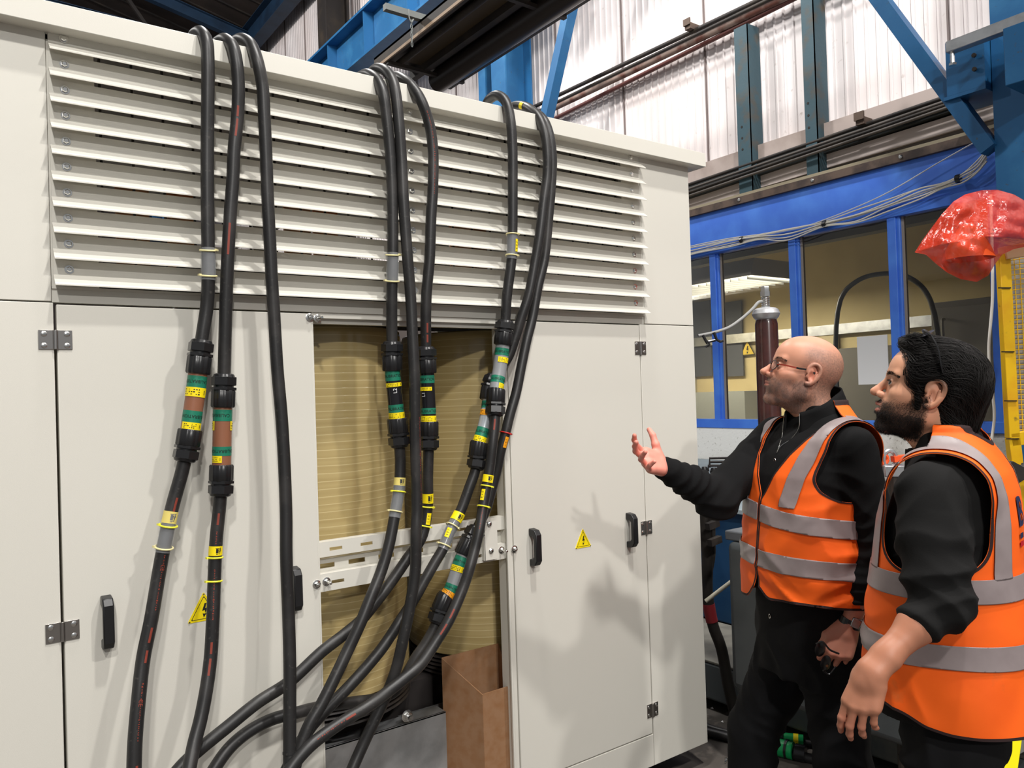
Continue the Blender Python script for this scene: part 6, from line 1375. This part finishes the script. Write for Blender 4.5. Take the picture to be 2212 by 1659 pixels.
# beard
rs = np.random.RandomState(9); pr = bm**1.2; idx = rs.choice(len(HV2), 13000, p=pr/pr.sum()); HN2w = HN2 @ H2.M; fx = H2.M[0]
LB = .008
zz_ = HV2[idx][:, 2]; gi = zz_ < -.055
hairs('beard', H2.w(HV2[idx]), HN2w[idx]*.9+np.array([0, 0, -.75])+fx*.25, .0046, .00030, MBEARD, m2, 3, .25, 12)
ix2 = idx[gi]; hairs('beard', H2.w(HV2[ix2]), HN2w[ix2]*.9+np.array([0, 0, -.75])+fx*.15, .0065, .00034, MBEARD, m2, 3, .3, 13)
# hair: a base volume and many wavy locks swept back over the ears to the nape
Fx = Field((-.17, -.14, -.18), (.13, .14, .19), .003)
Fx.ell((-.016, 0, .056), (.100, .086, .080), k=.02); Fx.ell((-.056, 0, .02), (.070, .082, .088), k=.03); Fx.ell((-.072, 0, -.060), (.044, .066, .060), k=.03); Fx.ell((.042, 0, .112), (.046, .050, .022), k=.02); Fx.ell((-.07, 0, -.115), (.036, .056, .030), k=.02)
for s in (-1, 1): Fx.ell((.028, .062*s, .048), (.026, .020, .042), k=.015); Fx.ell((.018, .066*s, -.004), (.010, .010, .030), k=.008)
# leave the face and the ears free
Fx.ell((.112, 0, .020), (.066, .10, .088), k=.012, op='-'); Fx.ell((.10, 0, -.08), (.10, .12, .08), k=.01, op='-')
for s in (-1, 1): Fx.ell((-.010, .092*s, .0), (.031, .030, .038), k=.008, op='-')
V, Q = Fx.mesh(); V = relax(V, Q, 2); N_ = vnorm(V, Q)
def lock(V): 
    a = np.arctan2(V[:, 1], V[:, 2]-.02); return .006*nz(V, 18, 34, 20)+.0025*nz(V, 60, 90, 60)
V = V+N_*(lock(V)-.0025)[:, None]; hr = link_mesh('hair', H2.w(V), Q.tolist(), MHAIR, m2, True)
def inside(p): return np.interp(0, [0], [0])
DX = Fx.D
def dfun(P):
    q = (P-Fx.lo)/Fx.h; i = np.clip(np.floor(q).astype(int), 0, Fx.n-2); f = q-i; d = 0
    for a in (0, 1):
        for b in (0, 1):
            for c_ in (0, 1): d = d+DX[i[:, 0]+a, i[:, 1]+b, i[:, 2]+c_]*(f[:, 0] if a else 1-f[:, 0])*(f[:, 1] if b else 1-f[:, 1])*(f[:, 2] if c_ else 1-f[:, 2])
    return d
def grad(P, e=.003): return np.stack([dfun(P+np.eye(3)[k]*e)-dfun(P-np.eye(3)[k]*e) for k in range(3)], 1)
rs = np.random.RandomState(21); NS = 9000; si = rs.choice(len(V), NS); P = V[si].copy(); keep = (P[:, 2] > -.06) & (P[:, 0] > -.14); P = P[keep]; NS = len(P)
lay = rs.uniform(-.002, .0045, NS); ph = rs.uniform(0, 6.28, NS); clump = nz(P, 26, 26, 26, 5)*5; amp = rs.uniform(.2, .8, NS); nst = rs.randint(10, 22, NS); tr_ = [P.copy()]
for k in range(22):
    g_ = grad(P); g_ /= np.linalg.norm(g_, axis=1)[:, None]+1e-9
    side = np.sign(P[:, 1])*sst(.0, .03, np.abs(P[:, 1]))
    d = np.stack([-1.0+.0*P[:, 0]-.3*(P[:, 2] > .08), .35*side*(P[:, 2] > .05), -.15-1.1*sst(.07, -.06, P[:, 2])-.8*sst(-.03, -.10, P[:, 0])], 1)
    wv = np.sin(clump+k*.42)*.85+np.sin(ph+k*.9)*.16*amp; tg = np.cross(g_, d); tg /= np.linalg.norm(tg, axis=1)[:, None]+1e-9; d = d+tg*wv[:, None]
    d -= g_*(d*g_).sum(1)[:, None]; d /= np.linalg.norm(d, axis=1)[:, None]+1e-9; P = P+d*.0085; dd = dfun(P); P = P-g_*(dd-lay)[:, None]*.8
    tr_.append(P.copy())
PT = np.stack(tr_, 1); k_ = PT.shape[1]; u_ = np.arange(k_)[None]/(nst[:, None]-1.0); PT = np.where((u_ <= 1)[..., None], PT, PT[np.arange(NS), nst-1][:, None]+np.zeros(3))
RR = .00062*rs.uniform(.6, 1.5, (NS, 1))*np.where(u_ < 1, np.sin(np.clip(.3+u_*2.75, 0, math.pi))**.6, 0)
strands('hair_locks', H2.w(PT+rs.normal(0, 1e-6, PT.shape)), RR, MHAIR, hr)
# forelock waves standing up over the brow
NF = 900; y0_ = rs.uniform(-.045, .045, NF); st = np.stack([.050+rs.uniform(-.024, .014, NF), y0_, .117+rs.uniform(-.006, .006, NF)-.25*np.abs(y0_)], 1); th_ = rs.uniform(.8, 1.2, NF)+nz(st, 40, 40, 40)*.8; pp = [st]
for k in range(11): th_ = th_+.27; pp.append(pp[-1]+np.stack([np.cos(th_)*.9, nz(pp[-1], 30, 30, 30, 2)*.5, np.sin(th_)*.62], 1)*.0060*(1-k*.03))
strands('forelock', H2.w(np.stack(pp, 1)), np.repeat((.0007*np.linspace(1, .25, 12))[None], NF, 0), MHAIR, hr)
# sunglasses pushed up on the hair
sgl = thing('sunglasses', 'dark sunglasses pushed up on the hair of the younger man', 'glasses', H2.w((.02, 0, .16)))
fm = MB()
for s in (-1, 1):
    a = spline([H2.w(p) for p in ((.020, .070*s, .136), (.002, .090*s, .108), (-.010, .094*s, .075), (-.018, .092*s, .055))], .004)
    for i in range(len(a)-1): fm.beam(a[i], a[i+1], .003, .009, up=tuple(H2.M[1]))
fm.tube(spline([H2.w(p) for p in ((.020, -.070, .136), (.034, -.04, .146), (.038, 0, .148), (.034, .04, .146), (.020, .070, .136))], .004), .003, 8)
fm.build('frame', MNYL, sgl, smooth=True, sharp=30)
for s in (-1, 1):
    rim = [H2.w((.036-.014*math.sin(a)-.010*(abs(.034+.022*math.cos(a))/.05)**2, s*(.034+.024*math.cos(a)), .140+.012*math.sin(a))) for a in np.linspace(0, 6.28, 20, endpoint=False)]; MB().add(rim, [tuple(range(20))]).build('lens', MNYL, sgl)
# ------------------------------------------------------------------ clothes
TOR2 = [(.72, .0, 0, .176, .178), (.82, .0, 0, .172, .175), (.95, .0, 0, .164, .170), (1.05, -.002, 0, .154, .167), (1.15, -.006, 0, .138, .168), (1.25, -.014, 0, .130, .172), (1.31, -.020, 0, .118, .174), (1.355, -.026, 0, .100, .165), (1.39, -.026, 0, .082, .135), (1.42, -.022, 0, .068, .095), (1.45, -.015, 0, .058, .068)]
F = Field((-.40, -.36, .80), (.40, .50, 1.50), .0055); F.loft(TOR2, k=.02); L = T2.l; s1, e1, w1 = L(sh2l), L(el2l), L(wr2l); s2, e2, w2 = L(sh2r), L(el2r), L(wr2r)
F.cone(s1, s1+(e1-s1)*.5, .066, .070, k=.03); F.cone(s1+(e1-s1)*.5, e1, .070, .066, k=.03); F.cone(e1, e1+(w1-e1)*.26, .066, .050, k=.015)
arm_sleeve(F, s2, e2, w2, .064, .055, .046, .036)
V, Q = F.mesh(); V = relax(V, Q, 2)
cf_ = e1+(w1-e1)*.12
def fold2(V): return crease(V, [(.011, (e1-s1), 15, 1.6, e1+(s1-e1)*.28, (.10, .10, .07)), (.007, (w1-e1), 26, 1.2, cf_, (.09, .09, .07)), (.006, (.6, .1, 1), 13, 2, s1+(e1-s1)*.45, (.09, .1, .10)), (.004, (1, .2, .6), 11, 1.5, s1, (.1, .1, .08))])
garment('sweatshirt', T2, V, Q, MSHIRT2, m2, folds=fold2)
nk = T2.l(H2.w((-.035, 0, -.13)))
collar(T2, (-.018, 0), .090, .068, (1.355, 1.395), 1.405, 1.445, 12, .008, MBLACK, m2)
def reg2(V):
    x, y, z = V.T; ay = np.abs(y); hem = (.800+.035*sst(-.05, .12, x)-z)
    arm = np.where(z > 1.09, ay-(.160-.012*sst(1.33, 1.25, z)+.10*np.clip((1.23-z)/.13, 0, 1)**2.5), -1); arm = np.where((x > -.20) & (x < .20), arm, -1)
    neck = np.where(x > 0, (z-1.12)*.40-ay, .072-np.hypot(x+.03, y)); neck = np.where(z > 1.11, neck, -1); front = np.where((x > 0) & (z < 1.13), .0012-ay, -1)
    return np.maximum.reduce([hem, arm, neck, front])
B2_ = [('reflective_tape', lambda V: between(V[:, 2], 1.088, 1.140)), ('reflective_tape', lambda V: between(V[:, 2]+.004*np.sin(V[:, 0]*15), .942, .994)),
       ('reflective_tape', lambda V: np.maximum(between(V[:, 1]-.118+.0*(V[:, 2]-1.1), -.022, .022), 1.136-V[:, 2])), ('reflective_tape', lambda V: np.maximum(between(-V[:, 1]-.118, -.022, .022), 1.136-V[:, 2]))]
def vf2(V): return crease(V, [(.004, (1, 0, .4), 8, 1.5, (-.05, .15, .85), (.12, .1, .09)), (.004, (.6, 0, 1), 12, 2, (.06, .15, .83), (.1, .1, .07)), (.003, (0, 1, .3), 9, 1.5, (-.13, .05, .9), (.1, .15, .12)), (.004, (.2, 0, 1), 10, 2, (.13, .08, 1.0), (.06, .1, .1))])
v2, vd2 = vest(T2, TOR2, .75, reg2, B2_, MORG2, m2, fold=vf2, off=.016, shoulders=[((-.02, .152, 1.325), (.080, .055, .062)), ((-.02, -.152, 1.325), (.080, .055, .062))])
# printed letters on the back of the vest
def project_back(o_name, V2, F2, yc, zc, m_):
    V, T, _ = vd2; bk = V[(V[:, 0] < -.02)]
    out = []
    for (a, b) in V2:
        y_, z_ = yc-a, zc+b; k = np.argmin((bk[:, 1]-y_)**2+(bk[:, 2]-z_)**2); out.append((bk[k, 0]-.0045, y_, z_))
    return link_mesh(o_name, T2.w(np.array(out)), F2, m_, v2, False)
MNAVY = mat('navy_print', sr(38, 44, 78), .6)
Vt, Ft = text_mesh('B', .090, .002); project_back('printed_letter', [(a*.9, b) for a, b, _ in Vt], Ft, .030, 1.275, MNAVY)
rv, rf = rect(.026, .012, 6, 4); project_back('printed_bar', rv, rf, .038, 1.222, MNAVY); project_back('printed_bar', rv, rf, .038, 1.204, mat('red_bar', sr(190, 24, 40), .6))
def tf2(V): return crease(V, [(.008, (.4, 0, 1), 10, 2.2, (.05, .12, .62), (.14, .12, .16)), (.006, (1, 0, .2), 9, 1.5, (-.03, .15, .6), (.1, .1, .2))])
trousers(T2, .84, K2L, K2R, F2L, F2R, .112, .150, MTROU, m2, tf2, crot=.68, th=.088, cx=-.01, ztop=.90)
shoes(T2, F2L, F2R, m2)
